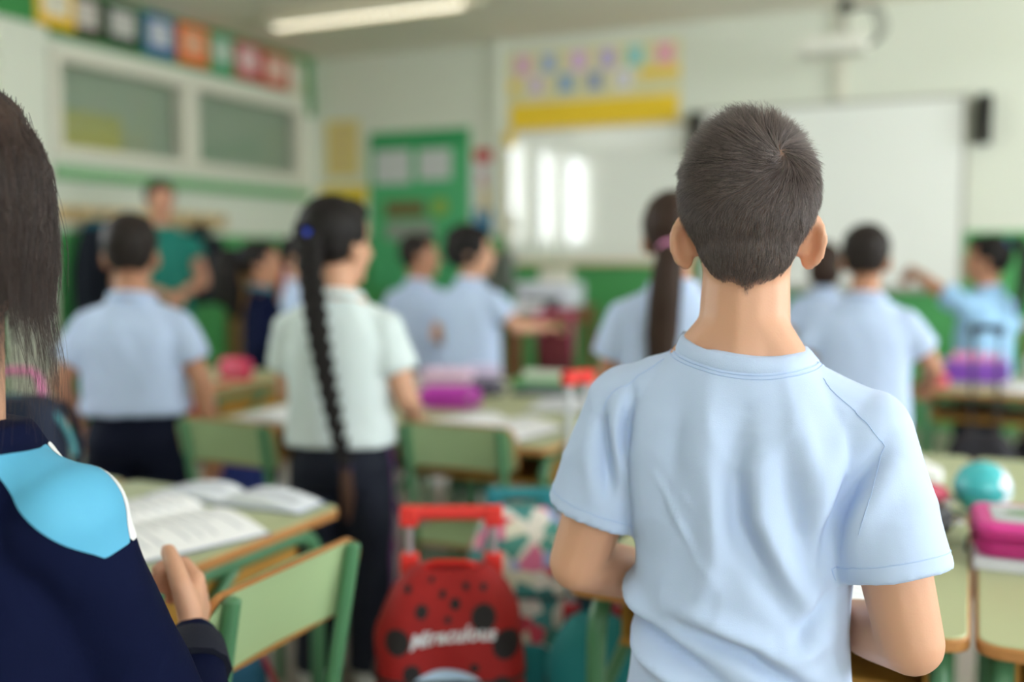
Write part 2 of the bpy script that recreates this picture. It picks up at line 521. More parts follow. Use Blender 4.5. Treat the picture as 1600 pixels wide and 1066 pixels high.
# green notice board
t = wall_thing('notice_board', 'tall bright green notice board with pale sheets pinned on it', 'notice board', -4.115, 1.52)
M_ng = mat('notice_green', (82, 178, 120), 0.6, 0.05, 4)
sheet(t, 'backing', -0.47, 0.47, -0.64, 0.64, M_ng, 0.002, 0.012)
sheet(t, 'header_strip', -0.45, 0.45, 0.50, 0.63, mat('notice_green_dark', (54, 156, 96), 0.6), 0.015, 0.003)
MW = mat('pinned_sheet', (206, 208, 210), 0.65, 0.06, 40)
sheet(t, 'pinned_sheet', -0.42, -0.07, 0.22, 0.49, MW, 0.015, 0.003)
sheet(t, 'pinned_sheet', 0.00, 0.30, 0.24, 0.48, MW, 0.015, 0.003)
sheet(t, 'title_strip', -0.32, 0.06, -0.05, 0.07, mat('title_brown', (120, 96, 60), 0.6, 0.3, 18), 0.015, 0.003)
sheet(t, 'pinned_sheet', -0.31, 0.14, -0.24, -0.09, mat('pinned_grey', (150, 158, 150), 0.65, 0.1, 30), 0.015, 0.003)
MB().ell((0.20, -0.02, 0.02), (0.07, 0.004, 0.07), nu=10, nv=6).build('paper_flower', mat('leaf_yellow', (150, 176, 66), 0.6), t)

# height chart, yellow posters, letter sheets
t = wall_thing('rocket_poster', 'tall narrow poster with a red cap, white middle and blue foot', 'poster', -3.508, 1.60)
sheet(t, 'backing', -0.14, 0.11, -0.37, 0.32, mat('poster_white', (228, 230, 232), 0.6, 0.05, 10))
sheet(t, 'red_cap', -0.10, 0.07, 0.28, 0.38, mat('poster_red', (206, 54, 60), 0.6), 0.009, 0.004)
sheet(t, 'blue_foot', -0.10, 0.10, -0.28, -0.08, mat('poster_blue', (60, 140, 190), 0.6, 0.2, 14), 0.009, 0.004)
sheet(t, 'green_foot', -0.10, 0.10, -0.37, -0.28, mat('poster_green', (90, 170, 110), 0.6), 0.009, 0.004)
MB().ell((-0.01, -0.014, -0.02), (0.035, 0.004, 0.14), nu=12, nv=8).build('printed_figure', mat('poster_cream', (230, 206, 150), 0.6), t)
MB().ell((-0.03, -0.014, 0.16), (0.03, 0.004, 0.05), nu=12, nv=8).build('printed_figure', mat('poster_pink', (220, 150, 160), 0.6), t)
t = wall_thing('syllable_poster', 'pale yellow poster with small print near the room corner', 'poster', -4.86, 2.05)
sheet(t, 'backing', -0.16, 0.17, -0.24, 0.23, mat('poster_yellow', (226, 208, 130), 0.65, 0.08, 8))
for k in range(5):
    sheet(t, 'print_row', -0.11, 0.12, -0.19 + k * 0.08, -0.145 + k * 0.08, mat('poster_print', (214, 190, 140), 0.6, 0.3, 30), 0.009, 0.002)
tag(MB().box((-4.85, FW - 0.006, 1.66), (0.46, 0.006, 0.15)).build('yellow_card', mat('yellow_card', (232, 204, 60), 0.6, 0.1), smooth=False),
    'bright yellow card on the wall below the pale yellow poster', 'card')

# ceiling luminaire
t = thing('ceiling_light', 'surface-mounted fluorescent ceiling light with louvre blades', 'ceiling light', (-3.70, 5.66, CH))
hs = MB().box((0, 0.09, -0.03), (1.56, 0.26, 0.06)); hs.box((0, -0.055, -0.075), (1.5, 0.012, 0.05)); hs.box((0, 0.07, -0.075), (1.5, 0.012, 0.05))
hs.build('housing', mat('lamp_housing', (214, 206, 184), 0.5), t, smooth=False)
MB().tube([(-0.72, 0.01, -0.078), (0.72, 0.01, -0.078)], 0.014, 12).build('fluorescent_tube', emit('fluorescent_white', (255, 250, 236), 3.6), t)
for k in range(27):
    MB().box((-0.715 + k * 0.055, 0.008, -0.085), (0.003, 0.115, 0.03)).build('louvre_blade', M_white, t, smooth=False)

# projector on its ceiling pole
t = thing('projector', 'white short-throw projector on a ceiling pole with trailing cables', 'projector', (-0.80, 6.24, CH))
MB().box((0, 0, -0.43), (0.38, 0.26, 0.10)).build('body', mat('projector_white', (226, 224, 214), 0.45), t, bevel=0.015)
MB().tube([(0.06, 0.03, 0), (0.06, 0.03, -0.39)], 0.022, 12).build('pole', mat('pole_grey', (170, 168, 156), 0.4), t)
MB().box((0.06, 0.03, -0.20), (0.07, 0.07, 0.07)).build('bracket', M_black, t, bevel=0.01)
ln = MB().tube([(-0.08, 0.13, -0.43), (-0.08, 0.145, -0.43)], 0.03, 16); ln.build('lens', M_black, t)
for k, q in enumerate((0.0, 0.025, 0.05)):
    MB().tube(arc_path([(0.08, 0.03, -0.2 - q * 0.5), (0.20 + q, 0.02, -0.20), (0.26 + q, 0.0, -0.36), (0.20, 0.02, -0.45), (0.16, 0.05, -0.42)], 0.06), 0.005, 8).build('cable', M_black, t)

# coat rail with coats
t = thing('coat_rail', 'pale wooden coat rail with hooks along the green dado', 'coat rail', (LW + 0.02, 5.05, 1.40))
MB().box((0, 0, 0), (0.025, 1.75, 0.10)).build('board', mat('pale_wood', (206, 178, 130), 0.55, 0.12, 6, stretch=(1, 0.2, 3)), t, bevel=0.004)
for k in range(8):
    MB().tube(arc_path([(0.012, -0.77 + k * 0.22, 0.0), (0.055, -0.77 + k * 0.22, -0.01), (0.06, -0.77 + k * 0.22, 0.035)], 0.015), 0.006, 8).build('hook', M_black, t)
def coat(label, y, w, z1, z0, rgb, trim, seed):
    t = thing('hanging_coat', label, 'coat', (LW + 0.09, y, 0), 0, 'coats on the rail')
    rings = []; nz = 14
    for k in range(nz):
        q = k / (nz - 1); z = z1 + (z0 - z1) * q
        ww = w * (0.28 + 0.72 * min(1, q * 2.2) ** 0.6) * (1 - 0.12 * max(0, q - 0.6)); dd = 0.05 + 0.05 * math.sin(min(1, q * 1.4) * math.pi * 0.6)
        ring = []
        for i in range(36):
            a = 2 * math.pi * i / 36
            f = 1 + 0.10 * math.sin(5 * a + seed + q * 2) * min(1, q * 3)
            ring.append((dd * f * math.cos(a) + 0.0, ww / 2 * f * math.sin(a), z))
        rings.append(ring)
    MB().rings(rings).build('coat_body', mat('coat%d' % seed, rgb, 0.85, 0.12, 12, 0.2, 90), t)
    MB().tube([(0.03, -0.09 * w / 0.3, z1 - 0.04), (0.06, 0, z1 - 0.015), (0.03, 0.09 * w / 0.3, z1 - 0.04)], 0.02, 10).build('collar', mat('coat_trim%d' % seed, trim, 0.8), t)
    MB().cap((0.07, -w * 0.38, z1 - 0.13), (0.08, -w * 0.44, z0 + 0.12), 0.045, 0.038).build('sleeve', mat('coat%d' % seed, rgb), t)
    MB().cap((0.07, w * 0.38, z1 - 0.13), (0.08, w * 0.42, z0 + 0.16), 0.045, 0.038).build('sleeve', mat('coat%d' % seed, rgb), t)
coat('navy coat with a teal collar hanging left of the teacher', 4.62, 0.34, 1.37, 0.62, (24, 30, 46), (40, 110, 130), 1)
coat('blackish coat hanging on the rail right of the teacher', 5.56, 0.30, 1.37, 0.80, (26, 28, 40), (30, 34, 48), 2)
coat('short pale blue jacket hanging partly behind the teacher', 5.20, 0.26, 1.35, 0.86, (150, 170, 190), (170, 190, 205), 3)

# ================================================================== DESKS AND CHAIRS
M_top = mat('green_laminate', (176, 182, 140), 0.38, 0.03, 5, spec=0.4)
M_edge = mat('beech_edge', (176, 122, 68), 0.5, 0.15, 30, stretch=(1, 1, 8))
M_tube = mat('green_steel_tube', (78, 130, 92), 0.35, 0.04, 6, spec=0.5)
M_seat = mat('chair_laminate', (164, 188, 142), 0.42, 0.03, 6)
M_shelf = mat('ochre_shelf', (170, 124, 48), 0.6, 0.1, 8)
DH = 0.62
DW_, DD_ = 0.574, 0.672

def make_desk():
    t = thing('school_desk', 'desk', 'desk')
    top = MB().prism(rrect(DW_ - 0.008, DD_ - 0.008, 0.03), DH - 0.0195, DH).build('desktop', M_top, t, bevel=0.002)
    MB().prism(rrect(DW_, DD_, 0.034), DH - 0.021, DH - 0.0025).build('edge_band', M_edge, top, bevel=0.003)
    for s in (-1, 1):
        x = s * (DW_ / 2 - 0.035)
        MB().tube(arc_path([(x, -DD_ / 2 + 0.045, 0.012), (x, -DD_ / 2 + 0.055, DH - 0.04), (x, DD_ / 2 - 0.055, DH - 0.04), (x, DD_ / 2 - 0.045, 0.012)], 0.07), 0.0155, 14).build('leg_frame', M_tube, t)
        for q in (-1, 1):
            MB().tube([(x, q * (DD_ / 2 - 0.045), 0), (x, q * (DD_ / 2 - 0.045), 0.03)], 0.018, 12).build('rubber_foot', M_black, t)
        MB().tube(arc_path([(x, -DD_ / 2 + 0.05, 0.40), (x, -0.05, 0.49), (x, 0.05, DH - 0.045)], 0.08), 0.011, 10).build('brace', M_tube, t)
    for y in (-0.22, 0.22):
        MB().tube([(-DW_ / 2 + 0.035, y, DH - 0.04), (DW_ / 2 - 0.035, y, DH - 0.04)], 0.012, 10).build('crossbar', M_tube, t)
    MB().box((0, 0.02, DH - 0.13), (DW_ - 0.10, DD_ - 0.20, 0.012)).build('book_shelf', M_shelf, t, bevel=0.003)
    for s in (-1, 1):
        MB().box((s * (DW_ / 2 - 0.056), 0.02, DH - 0.085), (0.008, DD_ - 0.22, 0.09)).build('shelf_side', M_shelf, t)
    return t
desk_proto = make_desk(); desk_used = [False]
def desk(x, y, label, rz=0.0, group=None):
    t = desk_proto if not desk_used[0] else copy_tree(desk_proto)
    desk_used[0] = True
    t.location = (x, y, 0); t.rotation_euler = (0, 0, rz)
    return tag(t, label, 'desk', group)

def make_chair():
    t = thing('school_chair', 'chair', 'chair')
    # seat: gently dished plate; back: curved plate leaning backwards
    def plate(w, h, r, th, bend, tilt, org, name):
        n = 8
        pol = rrect(w, h, r, 5)
        front = []; back = []
        for (px, py) in pol:
            d = bend * ((2 * px / w) ** 2 - 1)
            front.append(Vector((px, -d + th / 2, py))); back.append(Vector((px, -d - th / 2, py)))
        M = Matrix.Translation(org) @ Euler((tilt, 0, 0)).to_matrix().to_4x4()
        # fill: grid of strips between left and right outline
        def face_mesh(off):
            mb = MB(); xs = np.linspace(-w / 2 + 0.003, w / 2 - 0.003, 13)
            cols = []
            for x in xs:
                ex = abs(x) - (w / 2 - r)
                hh = h / 2 - 0.002 if ex <= 0 else h / 2 - 0.002 - (r - math.sqrt(max(0, r * r - ex * ex)))
                d = bend * ((2 * x / w) ** 2 - 1)
                cols.append((M @ Vector((x, -d + off, -hh)), M @ Vector((x, -d + off, hh))))
            vs = [p for c in cols for p in c]
            fs = [(2 * i, 2 * i + 2, 2 * i + 3, 2 * i + 1) for i in range(len(xs) - 1)]
            return vs, fs
        mb = MB()
        for o in (th / 2, -th / 2):
            mb.add(*face_mesh(o))
        p = mb.build(name, M_seat, t, angle=50)
        MB().rings([[M @ v for v in back], [M @ v for v in front]], cap=False).build('plywood_edge', M_edge, p, angle=50)
        return p
    plate(0.34, 0.125, 0.03, 0.012, 0.012, R(14), (0, -0.185, 0.635), 'backrest')
    sp = plate(0.34, 0.33, 0.04, 0.012, 0.004, R(-88), (0, 0.0, 0.372), 'seat')
    for s in (-1, 1):
        x = s * 0.135
        MB().tube(arc_path([(x, -0.155, 0.0), (x, -0.150, 0.36), (x, -0.209, 0.688)], 0.08), 0.0115, 12).build('back_leg', M_tube, t)
        MB().tube(arc_path([(x, -0.150, 0.35), (x, 0.15, 0.352), (x, 0.175, 0.0)], 0.05), 0.0115, 12).build('front_leg', M_tube, t)
        for q in (0.688,):
            MB().ell((x, -0.209, q), (0.0118, 0.0118, 0.006), nu=12, nv=6).build('end_cap', M_tube, t)
        MB().tube([(x, -0.153, 0.14), (x, 0.167, 0.14)], 0.009, 10).build('stretcher', M_tube, t)
    MB().tube([(-0.135, -0.15, 0.33), (0.135, -0.15, 0.33)], 0.010, 10).build('crossbar', M_tube, t)
    MB().tube([(-0.135, 0.165, 0.20), (0.135, 0.165, 0.20)], 0.010, 10).build('crossbar', M_tube, t)
    return t
chair_proto = make_chair(); chair_used = [False]
def chair(x, y, rz, label):
    t = chair_proto if not chair_used[0] else copy_tree(chair_proto)
    chair_used[0] = True
    t.location = (x, y, 0); t.rotation_euler = (0, 0, rz)
    return tag(t, label, 'chair', 'pale green school chairs')

# the group of desks the boy in front stands at
bx0, by0 = -0.564, 1.40
desk(bx0 + 0.29, by0 + 0.34, 'school desk the boy in front is working at')
desk(bx0 + 0.87, by0 + 0.34, 'school desk under the pink pencil case at the right picture edge')
desk(bx0 + 0.29, by0 + 1.02, 'school desk with its shelf side behind the boy in front')
desk(bx0 + 0.87, by0 + 1.02, 'school desk behind the teal ball case at the right')
# near left group
desk(-1.144 - 0.29, 1.33, 'school desk with the open workbook beside the nearest chair')
desk(-1.144 - 0.875, 1.33, 'school desk at the left picture edge under the navy backpack')
# centre group
desk(-2.165 + 0.29, 2.74, 'school desk left of the girl with the long braid')
desk(-2.165 + 0.87, 2.74, 'school desk right of the girl with the long braid, with the big open book')
desk(-2.165 + 0.29, 3.42, 'school desk in the rear left of the centre group')
desk(-2.165 + 0.87, 3.42, 'school desk in the rear of the centre group under the green folder')
# left rear group, right rear group
desk(-2.93, 3.28, 'school desk left of the child in the navy jacket with red cases on it', 0)
desk(0.10, 4.46, 'school desk with the purple box at the right')
desk(0.68, 4.46, 'school desk at the far right behind the dark trolley handle')
chair(-0.845 - 0.20, 1.10, R(90), 'nearest green chair, in front of the desk with the open workbook')
chair(-1.77, 2.235, R(-2), 'green chair pushed in left of the girl with the braid')
chair(-1.205, 2.43, R(2), 'green chair pushed in right of the girl with the braid')

# teacher's table by the boards
t = thing('teacher_table', 'brown wooden table with papers in front of the whiteboard', 'table', (-2.75, 5.95, 0))
M_bw = mat('brown_wood', (122, 76, 48), 0.45, 0.15, 5, stretch=(1, 0.15, 1))
MB().box((0, 0, 0.785), (0.72, 1.32, 0.03)).build('tabletop', M_bw, t, bevel=0.004)
for sx in (-1, 1):
    for sy in (-1, 1):
        MB().box((sx * 0.32, sy * 0.61, 0.385), (0.05, 0.05, 0.77)).build('leg', M_bw, t, bevel=0.004)
for sx in (-1, 1):
    MB().box((sx * 0.32, 0, 0.73), (0.03, 1.18, 0.08)).build('apron', M_bw, t, bevel=0.003)
t = thing('side_table', 'light wooden side table at the right picture edge behind the pointing girl', 'table', (0.62, 5.9, 0))
MB().box((0, 0, 0.77), (0.75, 0.6, 0.03)).build('tabletop', mat('oak_wood', (166, 122, 84), 0.45, 0.15, 5, stretch=(0.15, 1, 1)), t, bevel=0.004)
MB().box((0, 0.1, 0.38), (0.68, 0.40, 0.74)).build('cupboard', mat('dark_cupboard', (60, 46, 40), 0.5), t, bevel=0.004)
for sx in (-1, 1):
    MB().box((sx * 0.355, -0.27, 0.38), (0.04, 0.04, 0.755)).build('leg', M_bw, t, bevel=0.003)
M_oak = mat('oak_wood', (166, 122, 84))
t = thing('bookcase', 'low wooden shelf unit with coloured folders against the green dado', 'shelf', (LW + 0.2, 5.92, 0), R(90))
for x in (0.0, 0.62):
    MB().box((x, 0, 0.58), (0.03, 0.34, 1.16)).build('side_panel', M_oak, t)
for z in (0.05, 0.42, 0.80, 1.145):
    MB().box((0.31, 0, z), (0.59, 0.34, 0.025)).build('shelf_board', M_oak, t)
MB().box((0.31, 0.165, 0.58), (0.60, 0.01, 1.12)).build('back_panel', M_oak, t)
fc = [(214, 196, 60), (60, 120, 80), (200, 70, 60), (90, 110, 170), (220, 206, 130), (120, 90, 60)]
for k in range(6):
    tag(MB().box((LW + 0.22, 5.92 + 0.075 + k * 0.09, 0.8135 + 0.14), (0.24, 0.06, 0.28)).build('folder', mat('folder%d' % k, fc[k], 0.55), bevel=0.004, smooth=False),
        '%s folder standing in the shelf by the left wall' % ['lemon yellow', 'dark green', 'red', 'slate blue', 'cream', 'brown'][k], 'folder', 'folders in the shelf')

# ================================================================== PEOPLE
def skin_mat(name, rgb, scalp=(70, 56, 50)):
    m = mat(name, rgb, 0.5, 0.06, 14, 0.08, 400, sss=0.12, spec=0.35)
    nt = m.node_tree; p = nt.nodes['Principled BSDF']
    at = nt.nodes.new('ShaderNodeAttribute'); at.attribute_name = 'scalp'
    mx = nt.nodes.new('ShaderNodeMix'); mx.data_type = 'RGBA'
    nt.links.new(p.inputs['Base Color'].links[0].from_socket, mx.inputs['A'])
    mx.inputs['B'].default_value = lin(scalp)
    nt.links.new(at.outputs['Fac'], mx.inputs['Factor'])
    nt.links.new(mx.outputs['Result'], p.inputs['Base Color'])
    return m
SK_A = skin_mat('skin_fair', (208, 158, 130))
SK_B = skin_mat('skin_tan', (186, 134, 106))
M_shirt = mat('light_blue_cotton', (188, 205, 236), 0.9, 0.025, 9, 0.12, 900, sheen=0.1, spec=0.2)
M_shirt_w = mat('pale_white_cotton', (214, 226, 228), 0.85, 0.03, 9, 0.25, 500, sheen=0.15)
M_navy = mat('navy_cotton', (12, 18, 38), 0.85, 0.1, 9, 0.25, 400, spec=0.2)
M_jacket = mat('navy_tracksuit', (9, 16, 46), 0.85, 0.1, 9, 0.2, 300, spec=0.1)
M_cyan = mat('cyan_panel', (88, 168, 204), 0.7, 0.04, 9)
M_eye = mat('eye_dark', (40, 28, 24), 0.2)
M_lip = mat('lip', (178, 104, 96), 0.5)
M_shoe = mat('white_trainer', (206, 206, 206), 0.6, 0.06, 10)
HAIRC = {'black': (22, 17, 16), 'brown': (54, 38, 31), 'dark': (34, 26, 23), 'chestnut': (70, 46, 34)}
def hair_surf(c):
    return mat('hair_surface_' + c, HAIRC[c], 0.6, 0.5, 60, 0.7, 140, stretch=(1, 1, 0.12), spec=0.25)

def hand_shapes(mb, wr, d, n, s, side, curl=0.6, r=1.0, spread=0.14):
    """palm, four fingers of unequal length and a thumb; d = direction of the hand, n = palm side"""
    wr = Vector(wr); d = Vector(d).normalized(); n = Vector(n); n = (n - d * n.dot(d)).normalized()
    w = d.cross(n) * side                      # towards the thumb
    for k, q in enumerate((0.85, 0.3, -0.3, -0.85)):
        mb.cap(wr + w * (q * 0.012 * s), wr + d * (0.056 * s) + w * (q * 0.024 * s), 0.0115 * s * r, 0.0105 * s * r, 10)
    lens = (0.052, 0.060, 0.056, 0.043)
    for k, q in enumerate((0.85, 0.3, -0.3, -0.85)):
        b = wr + d * (0.058 * s) + w * (q * 0.025 * s)
        dd = (d + w * (q * spread)).normalized(); L = lens[k] * s
        pts = [b]; ang = 0.0
        for j, fr in enumerate((0.45, 0.31, 0.24)):
            ang += curl * (0.55, 0.8, 0.55)[j]
            dirv = dd * math.cos(ang) + n * math.sin(ang)
            pts.append(pts[-1] + dirv * (L * fr))
        mb.chain(pts, [0.0085 * s * r, 0.0078 * s * r, 0.0072 * s * r, 0.0062 * s * r], 10)
    b = wr + d * (0.014 * s) + w * (0.018 * s)
    t1 = b + (d * 0.55 + w * 0.75 + n * 0.25) .normalized() * (0.03 * s)
    t2 = t1 + (d * 0.85 + w * 0.35 + n * 0.35).normalized() * (0.024 * s)
    t3 = t2 + (d * 0.9 + w * 0.05 + n * 0.4).normalized() * (0.02 * s)
    mb.chain([b, t1, t2, t3], [0.0125 * s * r, 0.0105 * s * r, 0.0092 * s * r, 0.0078 * s * r], 10)

def ear_shapes(mb, s, T, side, r=0.0045):
    A = Vector((side * 0.0590 * s, -0.002 * s, (T - 0.130) * s))
    o = Vector((side * 0.74, -0.67, 0)).normalized(); u = Vector((0, -0.12, 1)).normalized()
    c = A + o * (0.016 * s)
    mb2 = MB().ell((0, 0, 0), (0.0150 * s, 0.0042 * s, 0.0240 * s), nu=16, nv=12)
    nrm = o.cross(u)
    M = Matrix((o, nrm, u)).transposed().to_4x4(); M.translation = c
    mb2.transform(M); mb.add(mb2.v, mb2.f)
    pts = []
    for k in range(15):
        a = R(150 - 300 * k / 14 + 20)
        rr = 1.0 - 0.10 * (k / 14)
        pts.append(c + o * (0.0165 * s * rr * math.cos(a)) + u * (0.0255 * s * math.sin(a)) + nrm * (0.0025 * s * side))
    mb.chain(pts, [r * s * 1.15] * len(pts), 8)
    mb.ell(c - u * (0.0235 * s) - o * (0.005 * s), (0.0085 * s, 0.008 * s, 0.010 * s))
    mb.ell(A + o * (0.004 * s), (0.012 * s, 0.012 * s, 0.020 * s))

def person(name, label, loc, rz, H=1.25, arms=None, head=(0, 0), skin=None, shirt=None, shirt_mat=None, pants_mat=None,
           hair='short', hairc='dark', voxel=0.0085, stocky=1.0, sleeve=0.62, hand_dir=None, curls=(0.6, 0.6), adult=False,
           sleeve_r=(0.052, 0.060), tilt=0.0, shirt_rings=None, shirt_name='t_shirt', shirt_voxel=None, arm_r=1.0, folds=True,
           hem=0.575, neck_r=0.047, shoulder_w=0.120, hs=1.0, sz=0.915, long_r=1.0, waist=0.70, chest=1.0, trap=True, hand_s=1.0):
    s = H / 1.25; T = 1.238; SZ = sz
    t = thing(name, label, 'person', loc, rz)
    skin = skin or SK_B
    if arms is None:
        arms = [((-0.185, -0.03, 0.75), (-0.14, 0.15, 0.66)), ((0.185, -0.03, 0.75), (0.14, 0.15, 0.66))]
    P = lambda x, y, z: (x * s, y * s, z * s)
    mb = MB()
    # ---- trunk and legs
    mb.ell(P(0, 0, sz - 0.065), (0.112 * s * stocky * chest, 0.078 * s * stocky * chest, 0.14 * s * chest))
    mb.ell(P(0, 0, 0.72), (0.102 * s * stocky, 0.075 * s * stocky, 0.13 * s))
    mb.ell(P(0, 0, 0.60), (0.110 * s * stocky * chest, 0.080 * s * stocky * chest, 0.09 * s))
    mb.cap(P(0, -0.018, 0.94), P(0, -0.004, T - 0.15), (neck_r + 0.004) * s, neck_r * s * 0.95)
    for q in (-1, 1):
        if trap:
            mb.cap(P(q * 0.014, -0.020, sz + 0.095), P(q * 0.060, -0.020, sz + 0.046 - tilt * (1.4 * q if q > 0 else 0.4 * q)), 0.035 * s, 0.028 * s)
        mb.cap(P(q * 0.02, -0.018, sz + 0.035), P(q * shoulder_w * 0.95, -0.008, SZ - tilt * q), 0.036 * s, 0.034 * s)
        mb.chain([P(q * 0.058, 0, 0.58), P(q * 0.066, 0.012, 0.32), P(q * 0.066, -0.012, 0.065)], [0.066 * s, 0.046 * s, 0.032 * s])
        mb.cap(P(q * 0.066, -0.02, 0.038), P(q * 0.072, 0.095, 0.028), 0.032 * s, 0.024 * s)
    # ---- head (built straight, then turned on the neck)
    hd = MB()
    hd.ell(P(0, -0.012, T - 0.083), (0.0735 * s, 0.088 * s, 0.083 * s), nu=28, nv=20)
    hd.ell(P(0, -0.022, T - 0.120), (0.0575 * s, 0.068 * s, 0.066 * s), nu=24, nv=16)
    hd.ell(P(0, 0.026, T - 0.128), (0.0555 * s, 0.060 * s, 0.080 * s))
    hd.ell(P(0, 0.060, T - 0.192), (0.026 * s, 0.024 * s, 0.020 * s))
    hd.ell(P(0, 0.062, T - 0.075), (0.045 * s, 0.022 * s, 0.030 * s))
    for q in (-1, 1):
        hd.ell(P(q * 0.030, 0.028, T - 0.168), (0.020 * s, 0.032 * s, 0.022 * s))
        hd.ell(P(q * 0.032, 0.068, T - 0.135), (0.017 * s, 0.016 * s, 0.015 * s))
        ear_shapes(hd, s, T, q)
    hd.cap(P(0, 0.086, T - 0.106), P(0, 0.101, T - 0.136), 0.0075 * s, 0.0105 * s)
    hd.ell(P(0, 0.080, T - 0.166), (0.021 * s, 0.012 * s, 0.009 * s))
    piv = Vector(P(0, -0.004, T - 0.17))
    MH = Matrix.Translation(piv) @ Euler((R(head[1]), 0, R(head[0]))).to_matrix().to_4x4() @ Matrix.Scale(hs, 4) @ Matrix.Translation(-piv)
    hd.transform(MH); mb.add(hd.v, hd.f)
    # ---- arms and hands
    J = []
    for k, q in enumerate((-1, 1)):
        sh = Vector(P(q * (shoulder_w + 0.006), -0.008, SZ - tilt * q)); el = Vector(P(*arms[k][0])); wr = Vector(P(*arms[k][1]))
        J.append((sh, el, wr))
        a = arm_r
        mb.chain([sh, sh.lerp(el, 0.5), el], [0.036 * s * a, 0.036 * s * a, 0.0315 * s * a])
        mb.chain([el, el.lerp(wr, 0.35), wr], [0.0315 * s * a, 0.031 * s * a, 0.0205 * s * a])
        hdv, hn = (hand_dir[k] if hand_dir and hand_dir[k] else ((wr - el).normalized(), (0, 0, -1)))
        hand_shapes(mb, wr, hdv, hn, s * (1.12 if adult else hand_s), (-1 if q < 0 else 1) * 1.0, curls[k], 1.05)
    me = fuse(mb, voxel, 5, 0.5, 'body')
    at = me.attributes.new('scalp', 'FLOAT', 'POINT')
    body = put('body', me, skin, t, angle=180)
    # ---- face
    for q in (-1, 1):
        MB().ell(MH @ Vector(P(q * 0.029, 0.0685, T - 0.112)), (0.0095 * s, 0.006 * s, 0.006 * s), nu=10, nv=8).build('eye', M_eye, t)
        MB().ell(MH @ Vector(P(q * 0.029, 0.0665, T - 0.096)), (0.015 * s, 0.004 * s, 0.003 * s), nu=10, nv=6).build('eyebrow', hair_surf(hairc), t)
    MB().ell(MH @ Vector(P(0, 0.0835, T - 0.166)), (0.017 * s, 0.006 * s, 0.005 * s), nu=10, nv=6).build('mouth', M_lip, t)
    # ---- trousers and shoes
    mb = MB()
    def oval(z, rx, ry, y=0.0, n=32, sh=0.0):
        return [P(rx * math.copysign(abs(math.cos(2 * math.pi * i / n)) ** 0.85, math.cos(2 * math.pi * i / n)),
                  y + ry * math.copysign(abs(math.sin(2 * math.pi * i / n)) ** 0.85, math.sin(2 * math.pi * i / n)),
                  z - sh * rx * math.cos(2 * math.pi * i / n)) for i in range(n)]
    k_ = stocky
    mb.rings([oval(0.52, 0.128 * k_, 0.094 * k_), oval(0.58, 0.134 * k_, 0.102 * k_), oval(waist - 0.06, 0.120 * k_, 0.090 * k_), oval(waist, 0.112 * k_, 0.082 * k_)] if waist > 0.66 else [oval(0.50, 0.100 * k_, 0.082 * k_), oval(0.54, 0.108 * k_, 0.086 * k_), oval(waist, 0.100 * k_, 0.080 * k_)])
    for q in (-1, 1):
        mb.tube([P(q * 0.062 * k_, 0, 0.57), P(q * 0.066 * k_, 0.0, 0.48), P(q * 0.069, 0.012, 0.33), P(q * 0.069, 0.0, 0.16), P(q * 0.069, -0.012, 0.045)],
                [0.072 * s * k_, 0.074 * s * k_, 0.062 * s, 0.055 * s, 0.056 * s], 18)
    pm = fuse(mb, 0.009 if not adult else 0.012, 4, 0.5, 'trousers')
    if folds:
        V = verts_np(pm); N = norms_np(pm)
        d = np.array([noise.noise(Vector((v[0] * 14, v[1] * 14, v[2] * 9))) for v in V]) * 0.006 * s
        set_verts(pm, V + N * d[:, None])
    trousers = put('trousers', pm, pants_mat or M_navy, t, angle=180)
    for q in (-1, 1):
        sh_ = MB()
        rings = []
        for kk in range(9):
            f = kk / 8; y = -0.055 + 0.19 * f
            w = 0.034 * (0.75 + 0.5 * math.sin(math.pi * (0.15 + 0.7 * f))); hgt = 0.075 - 0.045 * max(0, f - 0.25)
            ring = []
            for i in range(14):
                a = 2 * math.pi * i / 14
                ring.append(P(q * 0.07 + w * math.cos(a) * (0.7 if kk in (0, 8) else 1), y, max(0.0, 0.03 + hgt * 0.55 * math.sin(a) * (0.7 if kk in (0, 8) else 1)) + 0.002))
            rings.append(ring)
        so = sh_.rings(rings).build('shoe', M_shoe, t)
        MB().prism([(p[0], p[1]) for p in [P(q * 0.07 + 0.036 * math.cos(2 * math.pi * i / 20) * (1 + 0.1 * math.sin(2 * math.pi * i / 20)), 0.042 + 0.098 * math.sin(2 * math.pi * i / 20), 0) for i in range(20)]], 0.001, 0.016 * s).build('sole', M_paper, so)
    # ---- shirt
    smat = shirt_mat or M_shirt
    mb = MB()
    rg = shirt_rings or [(hem, 0.145, 0.108, 0), (0.72, 0.134, 0.100, 0), (0.80, 0.136, 0.099, 0), (0.87, 0.138, 0.096, -0.002), (0.915, 0.128, 0.088, -0.004),
                         (0.95, 0.105, 0.074, -0.008), (0.98, 0.078, 0.062, -0.012), (0.998, 0.064, 0.056, -0.012)]
    mb.rings([oval(z, rx * (stocky if z < 0.95 else 1), ry * (stocky if z < 0.95 else 1), y, 40, tilt * 6 if z > 0.9 else tilt * 2) for z, rx, ry, y in rg])
